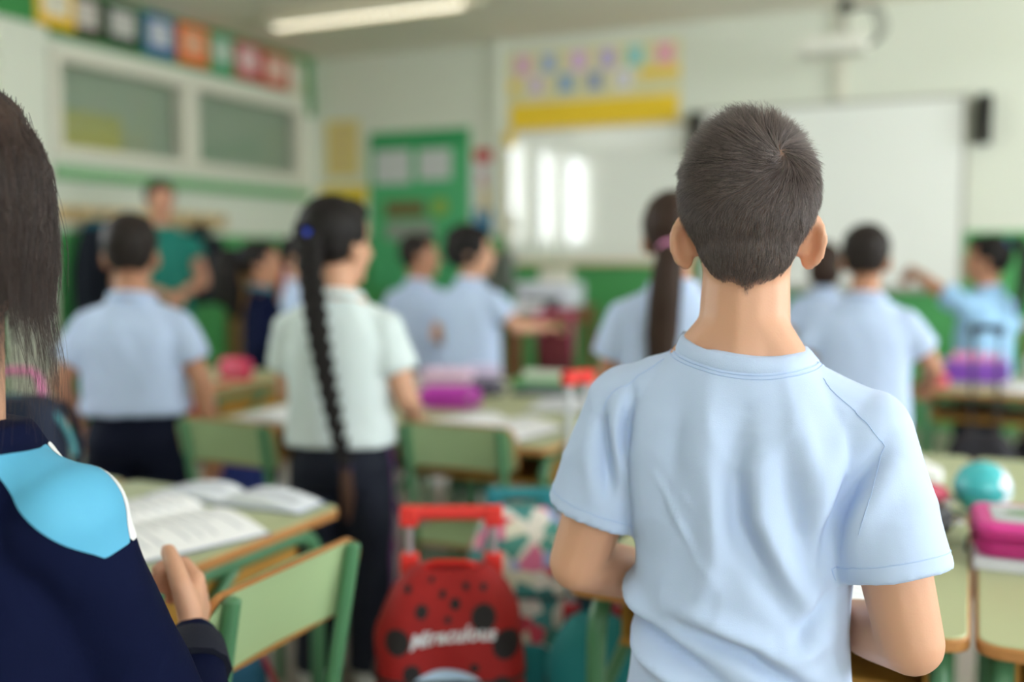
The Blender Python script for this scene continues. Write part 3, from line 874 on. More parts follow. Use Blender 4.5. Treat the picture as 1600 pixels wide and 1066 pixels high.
    for k, q in enumerate((-1, 1)):
        sh, el, wr = J[k]
        mb.cap(P(q * 0.035, -0.014, sz + 0.042 - tilt * q * 0.4), (sh.x * 0.96, sh.y, sh.z + 0.002 * s), 0.043 * s, 0.046 * s)
        mb.ell(sh, (0.049 * s, 0.052 * s, 0.048 * s))
        if sleeve < 0.99:
            en = sh.lerp(el, sleeve)
            mb.tube([sh.lerp(el, -0.02), sh.lerp(el, sleeve * 0.5), en], [sleeve_r[0] * s * 0.95, (sleeve_r[0] + sleeve_r[1]) / 2 * s, sleeve_r[1] * s], 24)
        else:
            mb.chain([sh, sh.lerp(el, 0.5), el, el.lerp(wr, 0.5), el.lerp(wr, 0.93)], [q_ * s * long_r for q_ in (0.052, 0.051, 0.050, 0.045, 0.036)], 18)
    sm = fuse(mb, shirt_voxel or 0.009, 4, 0.5, shirt_name)
    if folds is True:
        V = verts_np(sm); N = norms_np(sm); o3 = random.random() * 40
        d = np.array([noise.noise(Vector((v[0] * 16 + o3, v[1] * 16, v[2] * 5))) * 0.7 + noise.noise(Vector((v[0] * 26 + v[2] * 12 + o3, v[1] * 26, v[2] * 14))) * 0.35 for v in V]) * 0.008 * s
        set_verts(sm, V + N * d[:, None])
    shirt_o = put(shirt_name, sm, smat, t, angle=180)
    # ribbed collar
    cz = rg[-1][0]
    ring = [P(0.061 * math.cos(a), -0.012 + 0.057 * math.sin(a), cz - tilt * 5 * 0.061 * math.cos(a) + 0.0 + 0.012 * -math.sin(a)) for a in [2 * math.pi * i / 40 for i in range(41)]]
    if voxel > 0.006:
        MB().tube(ring, 0.008 * s, 8, squash=1.4).build('collar', smat, shirt_o)
    if hair:
        hairdo(t, hair, hairc, s, T, MH)
    return dict(t=t, body=body, me=me, s=s, T=T, MH=MH, shirt=shirt_o, sm=sm, trousers=trousers, pm=pm, J=J, skin=skin)

def cap_shapes(hm, s, T, th=1.0, low=0.0, back=0.0):
    P = lambda x, y, z: (x * s, y * s, z * s)
    hm.ell(P(0, -0.024, T - 0.076), (0.0785 * s * th, 0.0865 * s * th, 0.084 * s * th), nu=28, nv=20)
    hm.ell(P(0, -0.040, T - 0.110 - low), (0.069 * s * th, (0.062 + back) * s * th, 0.062 * s), nu=24, nv=16)
    hm.ell(P(0, 0.028, T - 0.032), (0.056 * s * th, 0.050 * s, 0.038 * s))

def hairdo(t, style, c, s, T, MH):
    P = lambda x, y, z: MH @ Vector((x * s, y * s, z * s))
    m = hair_surf(c); hm = MB()
    def mottled(me, amp, fx, fz):
        V = verts_np(me); N = norms_np(me)
        d = np.array([noise.noise(Vector((v[0] * fx, v[1] * fx, v[2] * fz))) for v in V]) * amp
        set_verts(me, V + N * d[:, None])
    if style == 'short':
        cap_shapes(hm, s, T); hm.transform(MH)
        me = fuse(hm, 0.006, 3); mottled(me, 0.004, 60, 40)
        put('hair', me, m, t, angle=180)
    elif style == 'curly':
        cap_shapes(hm, s, T, 1.12, 0.01, 0.01)
        for k in range(150):
            a = random.uniform(0, 2 * math.pi); b = random.uniform(-0.75, 1.4)
            x, y, z = math.cos(a) * math.cos(b), math.sin(a) * math.cos(b), math.sin(b)
            if y > 0.35 and z < 0.55: continue
            hm.ell((x * 0.092 * s, (-0.026 + y * 0.095) * s, (T - 0.09 + z * 0.098) * s), tuple(random.uniform(0.014, 0.02) * s for _ in range(3)), nu=8, nv=6)
        hm.transform(MH); me = fuse(hm, 0.007, 2); mottled(me, 0.006, 90, 90)
        put('hair', me, m, t, angle=180)
    elif style == 'bushy':
        cap_shapes(hm, s, T, 1.04); hm.transform(MH)
        me = fuse(hm, 0.007, 3); mottled(me, 0.005, 60, 20); put('hair', me, m, t, angle=180)
        path = [P(0, -0.10, T - 0.05), P(0.01, -0.16, T - 0.08), P(0.02, -0.18, T - 0.16), P(0.02, -0.17, T - 0.25), P(0.02, -0.15, T - 0.33)]
        pm = fuse(MB().chain(path, [0.03 * s, 0.062 * s, 0.072 * s, 0.06 * s, 0.03 * s]), 0.008, 3); mottled(pm, 0.02, 30, 16)
        put('ponytail', pm, m, t, angle=180)
        ring_tie(t, P(0, -0.10, T - 0.045), 0.03 * s, (40, 60, 100))
    elif style in ('pony', 'pony_side'):
        cap_shapes(hm, s, T, 1.02); hm.transform(MH)
        me = fuse(hm, 0.006, 3); mottled(me, 0.004, 60, 14); put('hair', me, m, t, angle=180)
        if style == 'pony':
            path = [P(0.0, -0.090, T - 0.140), P(0.0, -0.125, T - 0.150), P(-0.002, -0.140, T - 0.19), P(-0.008, -0.140, T - 0.26), P(-0.016, -0.125, T - 0.36), P(-0.022, -0.115, T - 0.45), P(-0.024, -0.112, T - 0.50)]
            rad = [0.016, 0.030, 0.038, 0.040, 0.040, 0.030, 0.008]
            tie = (P(0.006, -0.112, T - 0.145), 0.027 * s, (232, 150, 196))
        else:
            path = [P(0.0, -0.09, T - 0.03), P(0.0, -0.13, T - 0.02), P(0.0, -0.165, T - 0.09), P(0.0, -0.16, T - 0.20), P(0.0, -0.145, T - 0.30), P(0, -0.14, T - 0.36)]
            rad = [0.018, 0.030, 0.040, 0.038, 0.028, 0.008]
            tie = (P(0, -0.10, T - 0.03), 0.024 * s, (50, 90, 130))
        # smooth path
        pts = []; rr = []
        for k in range(len(path) - 1):
            for j in range(5):
                f = j / 5; pts.append(path[k].lerp(path[k + 1], f)); rr.append((rad[k] + (rad[k + 1] - rad[k]) * f) * s)
        pts.append(path[-1]); rr.append(rad[-1] * s)
        MB().tube(pts, rr, 40, ridges=11, amp=0.05, squash=0.7).build('ponytail', m, t, angle=80)
        ring_tie(t, *tie)
    elif style == 'braid':
        cap_shapes(hm, s, T, 1.05, 0.0); hm.transform(MH)
        me = fuse(hm, 0.006, 3); mottled(me, 0.003, 50, 14); put('hair', me, m, t, angle=180)
        br = MB(); n = 15
        top = P(0.004, -0.108, T - 0.095); end = Vector((0.045 * s, -0.128 * s, 0.60 * s))
        for k in range(n * 2):
            f = k / (n * 2 - 1); q = 1 if k % 2 else -1
            w = (0.0265 - 0.0130 * f) * s
            p = top.lerp(end, f) + Vector((-0.006 * s * math.sin(f * 3.0), -0.030 * s * math.sin(f * math.pi) ** 0.6, 0))
            a = p + Vector((q * w * 0.85, 0.004 * s, 0.024 * s)); m1 = p + Vector((q * w * 0.55, -0.012 * s, 0.004 * s)); b = p + Vector((-q * w * 0.35, -0.004 * s, -0.022 * s))
            br.chain([a, m1, b], [w * 0.55, w * 0.70, w * 0.45], 10)
        put('braid', fuse(br, 0.004, 2), m, t, angle=180)
        e2 = end + Vector((0, -0.002, -0.02 * s))
        MB().tube([e2 + Vector((0, 0, 0.02 * s)), e2, e2 + Vector((0.004, -0.004, -0.06 * s)), e2 + Vector((0.006, 0, -0.12 * s))], [0.010 * s, 0.013 * s, 0.016 * s, 0.004 * s], 20, ridges=7, amp=0.08).build('braid_end', hair_surf('chestnut'), t)
        ring_tie(t, e2 + Vector((0, 0, 0.01 * s)), 0.012 * s, (60, 50, 90))
        c0 = P(0.000, -0.122, T - 0.09)
        MB().ell(c0, (0.024 * s, 0.014 * s, 0.016 * s)).build('hair_tie', mat('blue_tie', (40, 70, 190), 0.7), t)
    elif style == 'bob':
        cap_shapes(hm, s, T, 1.05, 0.02, 0.01)
        hm.ell((0, -0.03 * s, (T - 0.15) * s), (0.082 * s, 0.066 * s, 0.08 * s))
        hm.transform(MH); me = fuse(hm, 0.007, 3); mottled(me, 0.005, 50, 12); put('hair', me, m, t, angle=180)
    elif style == 'updo':
        cap_shapes(hm, s, T, 1.05, -0.01, 0.01); hm.transform(MH)
        me = fuse(hm, 0.008, 3); mottled(me, 0.005, 50, 30); put('hair', me, m, t, angle=180)

def ring_tie(t, p, r, rgb):
    ring = [Vector(p) + Vector((r * math.cos(a), r * 0.35 * math.sin(a), r * 0.55 * math.sin(a))) for a in [2 * math.pi * i / 16 for i in range(17)]]
    MB().tube(ring, r * 0.42, 8).build('hair_tie', mat('tie_%d_%d_%d' % rgb, rgb, 0.8, 0.1, 40), t)

# ------------------------------------------------------------------ children around the room
def stripe(pr, side, m, w=0.014, name='side_stripe'):
    s = pr['s']
    pm = patch(pr['pm'], lambda x, y, z: np.minimum(np.minimum(w * s - np.abs(y - 0.004), x * side - 0.085 * s), z - 0.06), 0.0025, name)
    put(name, pm, m, pr['trousers'], angle=180)
DESK = [((-0.185, -0.03, 0.75), (-0.12, 0.17, 0.665)), ((0.185, -0.03, 0.75), (0.12, 0.17, 0.665))]
HANG = [((-0.200, -0.02, 0.745), (-0.205, 0.03, 0.56)), ((0.200, -0.02, 0.745), (0.205, 0.03, 0.56))]

p = person('person', 'stocky boy in light blue and navy trousers, standing at the left with arms down', (-2.25, 2.20, 0), R(26), 1.262,
           [((-0.215, -0.02, 0.745), (-0.205, 0.10, 0.60)), ((0.200, -0.02, 0.745), (0.205, 0.03, 0.555))],
           stocky=1.13, hem=0.66, skin=SK_B, hair='short', hairc='dark', head=(8, 0))
stripe(p, 1, mat('grey_stripe', (150, 156, 176), 0.7))
p = person('person', 'girl in a pale t-shirt with a long black braid and blue hair tie', (-1.475, 2.13, 0), R(20), 1.285,
           [((-0.150, 0.05, 0.75), (-0.10, 0.22, 0.68)), ((0.172, -0.02, 0.745), (0.165, 0.16, 0.665))],
           skin=SK_A, shirt_mat=M_shirt_w, hair='braid', hairc='black', head=(-30, 0), stocky=0.98, hem=0.628, sleeve_r=(0.050, 0.054), shoulder_w=0.112,
           pants_mat=mat('dark_navy_trousers', (11, 18, 36), 0.8, 0.1, 9, 0.2, 300))
stripe(p, 1, mat('purple_stripe', (110, 66, 120), 0.7))
p = person('person', 'child in a navy jacket with a bushy dark ponytail, turned to the right', (-3.06, 3.80, 0), R(-42), 1.215, DESK,
           skin=SK_B, shirt_mat=M_jacket, sleeve=1.0, shirt_name='jacket', hair='bushy', hairc='black', head=(-15, 5))
MB().tube([((0.066 * math.cos(a)) * p['s'], (-0.012 + 0.060 * math.sin(a)) * p['s'], (1.012 - 0.01 * math.sin(a)) * p['s']) for a in [2 * math.pi * i / 30 for i in range(31)]], 0.014 * p['s'], 8).build('jacket_collar', mat('teal_collar', (70, 120, 140), 0.8), p['shirt'])
for zz in (0.66, 0.80, 0.90):
    put('blue_trim', patch(p['sm'], lambda x, y, z: np.minimum(-0.13 - x, 0.03 - np.abs(z - zz)), 0.003), mat('blue_trim', (44, 70, 150), 0.7), p['shirt'], angle=180)
person('person', 'dark-haired child in light blue half hidden behind the child in the navy jacket', (-3.24, 4.32, 0), R(-50), 1.25, DESK, skin=SK_A, hair='short', hairc='black', head=(-10, 0))
person('person', 'short-haired boy in light blue before the notice board, face turned right', (-2.52, 4.34, 0), R(4), 1.255, DESK, skin=SK_B, hair='short', hairc='dark', head=(-55, 0))
person('person', 'child with curly black hair in a pale blue t-shirt, reaching to the right', (-2.08, 4.06, 0), R(-12), 1.275,
       [((-0.185, -0.03, 0.75), (-0.24, 0.10, 0.70)), ((0.20, 0.06, 0.80), (0.24, 0.24, 0.79))], skin=SK_A, hair='curly', hairc='black', head=(-50, 0), hem=0.52)
person('person', 'girl with a long dark ponytail in a pink hair tie beyond the boy in front', (-0.745, 2.66, 0), R(15), 1.31,
       [((-0.17, 0.02, 0.75), (-0.15, 0.18, 0.67)), ((0.17, 0.02, 0.75), (0.12, 0.18, 0.67))], skin=SK_B, hair='pony', hairc='brown', head=(-4, 0))
person('person', 'light blue boy right of the boy in front, elbow at the rear desk', (-0.325, 3.50, 0), R(2), 1.245,
       [((-0.195, -0.01, 0.75), (-0.14, 0.18, 0.67)), ((0.220, 0.03, 0.765), (0.20, 0.22, 0.69))], skin=SK_B, hair='short', hairc='dark', stocky=1.08, hem=0.555)
person('person', 'brown-haired child mostly hidden behind the boy at the rear desk', (-0.66, 5.05, 0), R(6), 1.21, DESK, skin=SK_A, hair='bob', hairc='brown')
person('person', 'girl with a high black ponytail stretching one arm left, at the right edge', (0.05, 4.93, 0), R(52), 1.235,
       [((-0.19, 0.14, 1.02), (-0.10, 0.33, 1.085)), ((0.19, 0.02, 0.75), (0.14, 0.18, 0.67))], skin=SK_B, hair='pony_side', hairc='black', head=(22, 0), shirt_mat=mat('sky_blue_cotton', (150, 190, 226), 0.85, 0.05, 30, 0.25, 300),
       hand_dir=[((0.5, 0.9, -0.55), (0, 0, -1)), None])
person('person', 'child in light blue at the left edge, mostly hidden by the long-haired girl in front', (-2.50, 1.70, 0), R(10), 1.18,
       [((-0.185, 0.0, 0.75), (-0.12, 0.17, 0.67)), ((0.20, 0.03, 0.76), (0.26, 0.20, 0.72))], skin=SK_B, hair='short', hairc='dark', shirt_mat=M_shirt, hem=0.6)
# the teacher
M_teal = mat('teal_dress', (16, 116, 104), 0.75, 0.08, 6)
p = person('person', 'adult with short dark hair in a teal top, hands together, standing by the coat rail', (-4.46, 4.60, 0), R(-122), 1.65,
       [((-0.190, -0.02, 0.745), (-0.06, 0.13, 0.70)), ((0.190, -0.02, 0.745), (0.05, 0.14, 0.70))], skin=skin_mat('skin_teacher', (206, 150, 126)), shirt_mat=M_teal,
       sleeve=0.35, hair='updo', hairc='dark', voxel=0.011, adult=True, pants_mat=M_teal, hem=0.5, stocky=0.94, shirt_name='top', hs=0.80, neck_r=0.038)

# ================================================================== THE BOY IN FRONT
def fold_field(V, lines):
    """sum of soft ridges (+) and valleys (-) along polylines given on the back of the shirt as (x, z)"""
    d = np.zeros(len(V)); P2 = V[:, [0, 2]]
    for pts, amp, wid in lines:
        best = np.full(len(V), 9.0); par = np.zeros(len(V)); n = len(pts) - 1
        for k in range(n):
            a = np.array(pts[k]); b = np.array(pts[k + 1]); ab = b - a
            tt = np.clip(((P2 - a) @ ab) / (ab @ ab), 0, 1)
            q = np.linalg.norm(P2 - (a + tt[:, None] * ab), axis=1)
            m = q < best
            best[m] = q[m]; par[m] = (k + tt[m]) / n
        env = np.sin(np.pi * np.clip(par, 0.0, 1.0) * 0.86 + 0.22)
        d += amp * np.exp(-(best / (wid * 0.85)) ** 2) * np.clip(env, 0, 1)
    return d
def bp(px, py):                       # a place on the boy's back, from its height and offset there
    return ((px - 1168) / 1500.0, 1.12 - (py - 405) / 1500.0)

HERO = (-0.222, 1.083, 0)
hero_rings = [(0.52, 0.128, 0.100, 0), (0.60, 0.120, 0.098, 0), (0.70, 0.112, 0.095, 0), (0.78, 0.113, 0.095, 0.0), (0.84, 0.118, 0.094, -0.004),
              (0.885, 0.120, 0.090, -0.008), (0.92, 0.117, 0.084, -0.010), (0.95, 0.102, 0.072, -0.012), (0.975, 0.084, 0.062, -0.012), (0.992, 0.068, 0.056, -0.010)]
p = person('person', 'boy in a light blue t-shirt with short dark hair, seen from behind in the foreground', HERO, R(3), 1.289,
           [((-0.180, -0.012, 0.745), (-0.085, 0.185, 0.668)), ((0.170, -0.035, 0.712), (0.070, 0.165, 0.660))],
           skin=SK_A, hair=None, head=(9, 3), voxel=0.0038, shirt_rings=hero_rings, shirt_voxel=0.004, folds=False, sleeve=0.67,
           sleeve_r=(0.051, 0.056), tilt=0.008, waist=0.60, chest=0.86, arm_r=1.03, neck_r=0.0465, shoulder_w=0.116, hs=0.925)
s = p['s']; T = p['T']; MH = p['MH']
lines = [
    # soft vertical drapes
    ([bp(1090, 600), bp(1082, 700), bp(1075, 800)], -0.0035, 0.016), ([bp(1140, 590), bp(1130, 700), bp(1140, 800)], 0.0030, 0.018),
    ([bp(1030, 620), bp(1020, 740), bp(1020, 860)], 0.0030, 0.020),
    ([bp(1190, 640), bp(1172, 720), bp(1185, 800), bp(1225, 880), bp(1290, 980)], -0.0065, 0.016),
    ([bp(1160, 690), bp(1152, 780), bp(1150, 860), bp(1110, 960)], 0.0055, 0.017),
    ([bp(1215, 700), bp(1215, 790), bp(1255, 880), bp(1300, 940)], 0.0050, 0.016),
    ([bp(1260, 620), bp(1290, 720), bp(1300, 820)], 0.0045, 0.016),
    ([bp(1250, 700), bp(1270, 800), bp(1290, 880)], -0.0040, 0.012),
    # armpit creases
    ([bp(1392, 672), bp(1345, 735), bp(1318, 800), bp(1308, 880)], -0.0060, 0.010),
    ([bp(1410, 700), bp(1360, 780), bp(1335, 860)], 0.0045, 0.016),
    ([bp(1330, 640), bp(1315, 720), bp(1300, 790)], 0.0035, 0.014),
    ([bp(955, 650), bp(962, 720), bp(968, 790)], -0.0080, 0.009), ([bp(985, 620), bp(975, 690), bp(980, 760)], 0.0055, 0.010),
    ([bp(1000, 610), bp(992, 680), bp(985, 730)], -0.0045, 0.008), ([bp(935, 660), bp(930, 730), bp(940, 800)], 0.0035, 0.012),
    # fine diagonal creases of the folded cotton
    ([bp(1042, 730), bp(1085, 790), bp(1125, 870)], 0.0013, 0.004), ([bp(1064, 770), bp(1100, 815), bp(1140, 880)], 0.0010, 0.004),
    ([bp(1095, 760), bp(1120, 790)], 0.0009, 0.004),
    # slack gathered over the waist
    ([bp(962, 950), bp(1000, 985), bp(1060, 1010), bp(1130, 1040), bp(1200, 1080)], -0.0095, 0.010),
    ([bp(960, 925), bp(1010, 960), bp(1040, 995)], 0.0075, 0.014),
    ([bp(1000, 1030), bp(1060, 1050), bp(1120, 1080)], 0.0070, 0.012),
    ([bp(1078, 975), bp(1130, 985), bp(1200, 1005), bp(1270, 1050), bp(1330, 1090)], -0.0080, 0.011),
    ([bp(1090, 950), bp(1150, 965), bp(1220, 990), bp(1290, 1040)], 0.0060, 0.014),
    ([bp(1270, 985), bp(1300, 940), bp(1320, 900)], -0.0045, 0.008), ([bp(1240, 1000), bp(1285, 1000), bp(1320, 970)], 0.0040, 0.014),
]
V = verts_np(p['sm']); N = norms_np(p['sm'])
backw = np.clip((0.02 - V[:, 1]) / 0.03, 0, 1)
d = fold_field(V, lines) * backw
rid = np.array([(1 - abs(noise.noise(Vector((v[0] * 13 + v[2] * 7, v[1] * 6, v[2] * 9 - v[0] * 5))))) ** 5 for v in V]) * 0.0022
side = rid + np.array([noise.noise(Vector((v[0] * 18, v[1] * 18, v[2] * 7))) for v in V]) * 0.0028
set_verts(p['sm'], V + N * (d * 2.1 + side)[:, None])

# collar band with its seam, shoulder seams, sleeve hems
from mathutils.bvhtree import BVHTree
bvh = BVHTree.FromPolygons([v.co for v in p['sm'].vertices], [tuple(q.vertices) for q in p['sm'].polygons])
def on_shirt(path, lift=0.0004, n=28):
    out = []
    path = [Vector(q) for q in path]
    for i in range(n + 1):
        f = i / n * (len(path) - 1); k = min(int(f), len(path) - 2)
        q = path[k].lerp(path[k + 1], f - k)
        loc, nor, _, _ = bvh.find_nearest(q)
        out.append(loc + nor * lift)
    return out
def neck_ring(ro, dz, n=80):
    out = []
    for i in range(n + 1):
        a = 2 * math.pi * i / n; sa = math.sin(a); ca = math.cos(a)
        x = (0.0590 + ro) * ca; y = -0.013 + (0.0540 + ro) * sa
        z = 1.000 + dz - 0.10 * x - (0.030 * sa if sa > 0 else -0.011 * sa) + 0.002 * abs(ca) ** 2
        out.append(Vector((x, y, z)) * s)
    return out
def snap(pts, lift):
    out = []
    for q_ in pts:
        loc, nr, _, _ = bvh.find_nearest(q_); out.append(loc + nr * lift)
    return out
c0 = neck_ring(0.001, 0.002); c1 = neck_ring(0.004, 0.003); c2 = snap(neck_ring(0.0140, -0.009), 0.0016); c3 = snap(neck_ring(0.0150, -0.011), -0.001); c4 = neck_ring(-0.002, -0.004)
cm = MB(); n = len(c0) - 1
c1 = [a_.lerp(b_, 0.08) for a_, b_ in zip(c1, c2)]
cmid = [a_.lerp(b_, 0.5) + Vector((0, 0, 0.0012)) for a_, b_ in zip(c1, c2)]
prof = (c0, c1, cmid, c2, c3, c4)
cm.rings([[r_[i] for r_ in prof] for i in range(n + 1)], cap=False)
M_rib = mat('light_blue_rib', (188, 205, 236), 0.9, 0.03, 9, 0.3, 900)
col = cm.build('collar', M_rib, p['shirt'], angle=60)
M_st = mat('stitch_thread', (176, 198, 234), 0.88)
MB().tube(snap(neck_ring(0.0165, -0.012), 0.0003), 0.0007, 6).build('collar_stitch', M_st, col)
MB().tube(snap(neck_ring(0.0195, -0.015), 0.0003), 0.0006, 6).build('collar_stitch', M_st, col)
for q in (-1, 1):
    MB().tube(on_shirt([(q * 0.078, -0.035, 1.00 - 0.008 * q), (q * 0.115, -0.045, 0.975 - 0.010 * q), (q * 0.145, -0.048, 0.945 - 0.010 * q)]), 0.0005, 6).build('shoulder_seam', M_st, p['shirt'])
    if q > 0: MB().tube(on_shirt([(q * 0.145, -0.048, 0.945 - 0.010 * q), (q * 0.134, -0.08, 0.90 - 0.01 * q), (q * 0.124, -0.085, 0.85)]), 0.0004, 6).build('sleeve_seam', M_st, p['shirt'])
    sh, el, wr = p['J'][0 if q < 0 else 1]
    ax = (el - sh).normalized(); cen = sh.lerp(el, 0.67 - 0.08); u = ax.cross(Vector((0, 1, 0))).normalized(); w = ax.cross(u)
    MB().tube(on_shirt([cen + (u * math.cos(a) + w * math.sin(a)) * 0.066 for a in [2 * math.pi * i / 24 for i in range(25)]], 0.0003, 60), 0.0006, 6).build('hem_stitch', M_st, p['shirt'])

# hair: short cropped strands running out from the whorl; scalp shows through at the hairline
me = p['me']; V = verts_np(me); N = norms_np(me)
MI = np.array(MH.inverted()); Q = V @ MI[:3, :3].T + MI[:3, 3]; Q = Q / s        # head coordinates
def hair_mask(Q):
    x, y, z = Q[:, 0], Q[:, 1] + 0.012, Q[:, 2] - T
    phi = np.degrees(np.abs(np.arctan2(x, -y)))                                    # 0 at the back, 180 at the face
    line = np.interp(phi, [0, 6, 14, 34, 50, 60, 68, 78, 92, 104, 112, 125, 145, 180], [-0.186, -0.180, -0.174, -0.172, -0.165, -0.150, -0.128, -0.102, -0.098, -0.118, -0.120, -0.070, -0.055, -0.050])
    jit = np.array([noise.noise(Vector((a * 90, b * 90, c * 90))) for a, b, c in Q]) * 0.006
    return z - line + jit
hmk = hair_mask(Q)
rad = np.linalg.norm((Q - np.array([0, -0.012, T - 0.10])) / np.array([0.079, 0.094, 0.104]), axis=1)
ok = (Q[:, 2] > T - 0.2) & (np.abs(Q[:, 0]) < 0.0765)
earm = (np.abs(Q[:, 0]) > 0.060) & (Q[:, 2] < T - 0.094) & (np.abs(Q[:, 0]) > 0.072 - 0.25 * np.clip(T - 0.094 - Q[:, 2], 0, 1))
hmk = np.where(ok & ~earm, hmk, -1)
sc = np.clip((hmk + 0.001) / 0.008, 0, 1) * 0.8
me.attributes['scalp'].data.foreach_set('value', sc.astype(np.float32))
me.update()
# sample strand roots on the scalp
me.calc_loop_triangles()
tri = np.array([lt.vertices for lt in me.loop_triangles])
tm = hmk[tri].min(axis=1) > -0.0005
tri = tri[tm]
A, B, C = V[tri[:, 0]], V[tri[:, 1]], V[tri[:, 2]]
area = np.linalg.norm(np.cross(B - A, C - A), axis=1); pr = area / area.sum()
NS = 52000
ti = rng.choice(len(tri), NS, p=pr); u, v = rng.random(NS), rng.random(NS); fl = u + v > 1; u[fl] = 1 - u[fl]; v[fl] = 1 - v[fl]
def mixv(X): return X[tri[ti, 0]] * (1 - u - v)[:, None] + X[tri[ti, 1]] * u[:, None] + X[tri[ti, 2]] * v[:, None]
root = mixv(V); nor = mixv(N); nor /= np.linalg.norm(nor, axis=1, keepdims=True); q = mixv(Q); hm_ = mixv(hmk[:, None])[:, 0]
Rm = np.array(MH.to_3x3())
nq = nor @ Rm                                                                       # normals in head coordinates
wh = np.array([0.034, -0.074, T - 0.034])                                           # the whorl
rel = q - wh; rel -= nq * (rel * nq).sum(1)[:, None]
dist = np.linalg.norm(rel, axis=1); out = rel / np.maximum(dist, 1e-5)[:, None]
sw = np.cross(nq, out)
spiral = out + sw * (-(1.1 * np.exp(-dist / 0.03) + 0.35))[:, None]
down = np.array([0, -0.05, -1.0])[None, :] - nq * (nq @ np.array([0, -0.05, -1.0]))[:, None]
fwd = np.array([-0.15, 1.0, 0.10])[None, :] - nq * (nq @ np.array([-0.15, 1.0, 0.10]))[:, None]
zt = q[:, 2] - T
wd = np.clip((-0.075 - zt) / 0.04, 0, 1)[:, None]; wt = (np.clip((zt + 0.055) / 0.03, 0, 1) * np.clip((q[:, 1] + 0.07) / 0.04, 0, 1))[:, None]
flow = spiral * (1 - wd) * (1 - wt) + down * wd * 1.2 + fwd * wt
# clumps give the tousled streaks
cl = np.array([[noise.noise(Vector((a * 70, b * 70, c * 70))), noise.noise(Vector((a * 70 + 9, b * 70, c * 70))), noise.noise(Vector((a * 70, b * 70 + 5, c * 70)))] for a, b, c in q])
flow += cl * 0.75 + rng.normal(0, 0.14, (NS, 3))
flow -= nq * (flow * nq).sum(1)[:, None]
flow /= np.maximum(np.linalg.norm(flow, axis=1, keepdims=True), 1e-5)
length = np.interp(zt, [-0.19, -0.15, -0.10, -0.06, -0.03, 0.0], [0.006, 0.008, 0.010, 0.016, 0.028, 0.040]) * (0.75 + 0.5 * rng.random(NS))
length *= np.clip(hm_ / 0.02, 0.35, 1)
lift = np.interp(zt, [-0.19, -0.10, -0.05, -0.02, 0.0], [0.42, 0.45, 0.42, 0.45, 0.50])[:, None] * (0.7 + 0.6 * rng.random((NS, 1)))
k = 5; pts = np.zeros((NS, k, 3))
for j in range(k):
    f = j / (k - 1)
    pts[:, j] = q * s + (flow * f + nq * lift * (f - 0.38 * f * f)) * (length * s)[:, None]
pts = pts @ Rm.T + np.array(MH.translation)[None, None, :]
strands('hair', pts, hair_mat('boy_hair_strands', (92, 80, 77), 0.42), p['t'], 0.00015 * (0.7 + 0.6 * rng.random(NS)))

# ================================================================== THE LONG-HAIRED GIRL AT THE LEFT EDGE
p = person('person', 'long-haired girl in a navy jacket with a sky blue shoulder panel, at the left edge', (-0.830, 0.606, 0), R(6), 1.285,
           [((-0.16, 0.05, 0.70), (-0.10, 0.22, 0.68)), ((0.145, 0.120, 0.575), (0.040, 0.255, 0.660))],
           skin=SK_A, hair=None, head=(28, 6), shirt_mat=M_jacket, sleeve=1.0, shirt_name='jacket', voxel=0.0042, shirt_voxel=0.006,
           hand_dir=[None, ((-0.40, 0.75, 0.50), (-0.9, -0.40, 0.0))], curls=(0.6, 1.1), hand_s=1.15, trap=False, neck_r=0.042, shoulder_w=0.104, sz=0.866, long_r=0.90,
           shirt_rings=[(0.575, 0.132, 0.10, 0), (0.72, 0.126, 0.098, 0), (0.78, 0.126, 0.096, 0), (0.825, 0.120, 0.092, -0.002), (0.865, 0.114, 0.086, -0.004), (0.90, 0.100, 0.076, -0.008), (0.925, 0.082, 0.066, -0.012), (0.948, 0.061, 0.059, -0.012)])
s = p['s']; T = p['T']; MH = p['MH']
def shoulder(x, y, z):
    u = 0.946 * x + 0.323 * y
    band = np.minimum(z - (0.936 - 0.894 * (u - 0.067)), z - (0.8636 + 0.56 * (u - 0.148)))
    return np.minimum(np.minimum(x - 0.02, band), 0.952 - z)
put('shoulder_panel', patch(p['sm'], lambda x, y, z: np.minimum(shoulder(x, y, z), 0.018 - y), 0.0022), M_cyan, p['shirt'], angle=180)
put('piping', patch(p['sm'], lambda x, y, z: np.minimum(shoulder(x, y, z), 0.006 - np.abs(y - 0.024)), 0.0026), M_paper, p['shirt'], angle=180)
sh, el, wr = p['J'][1]
ax = (wr - el).normalized(); e = el.lerp(wr, 0.90)
MB().tube([e - ax * 0.035, e - ax * 0.025, e, e + ax * 0.008], [0.041 * s, 0.040 * s, 0.037 * s, 0.034 * s], 24, ridges=12, amp=0.02).build('cuff', mat('dark_navy_rib', (16, 20, 38), 0.85, 0.1, 40, 0.3, 300), p['shirt'])
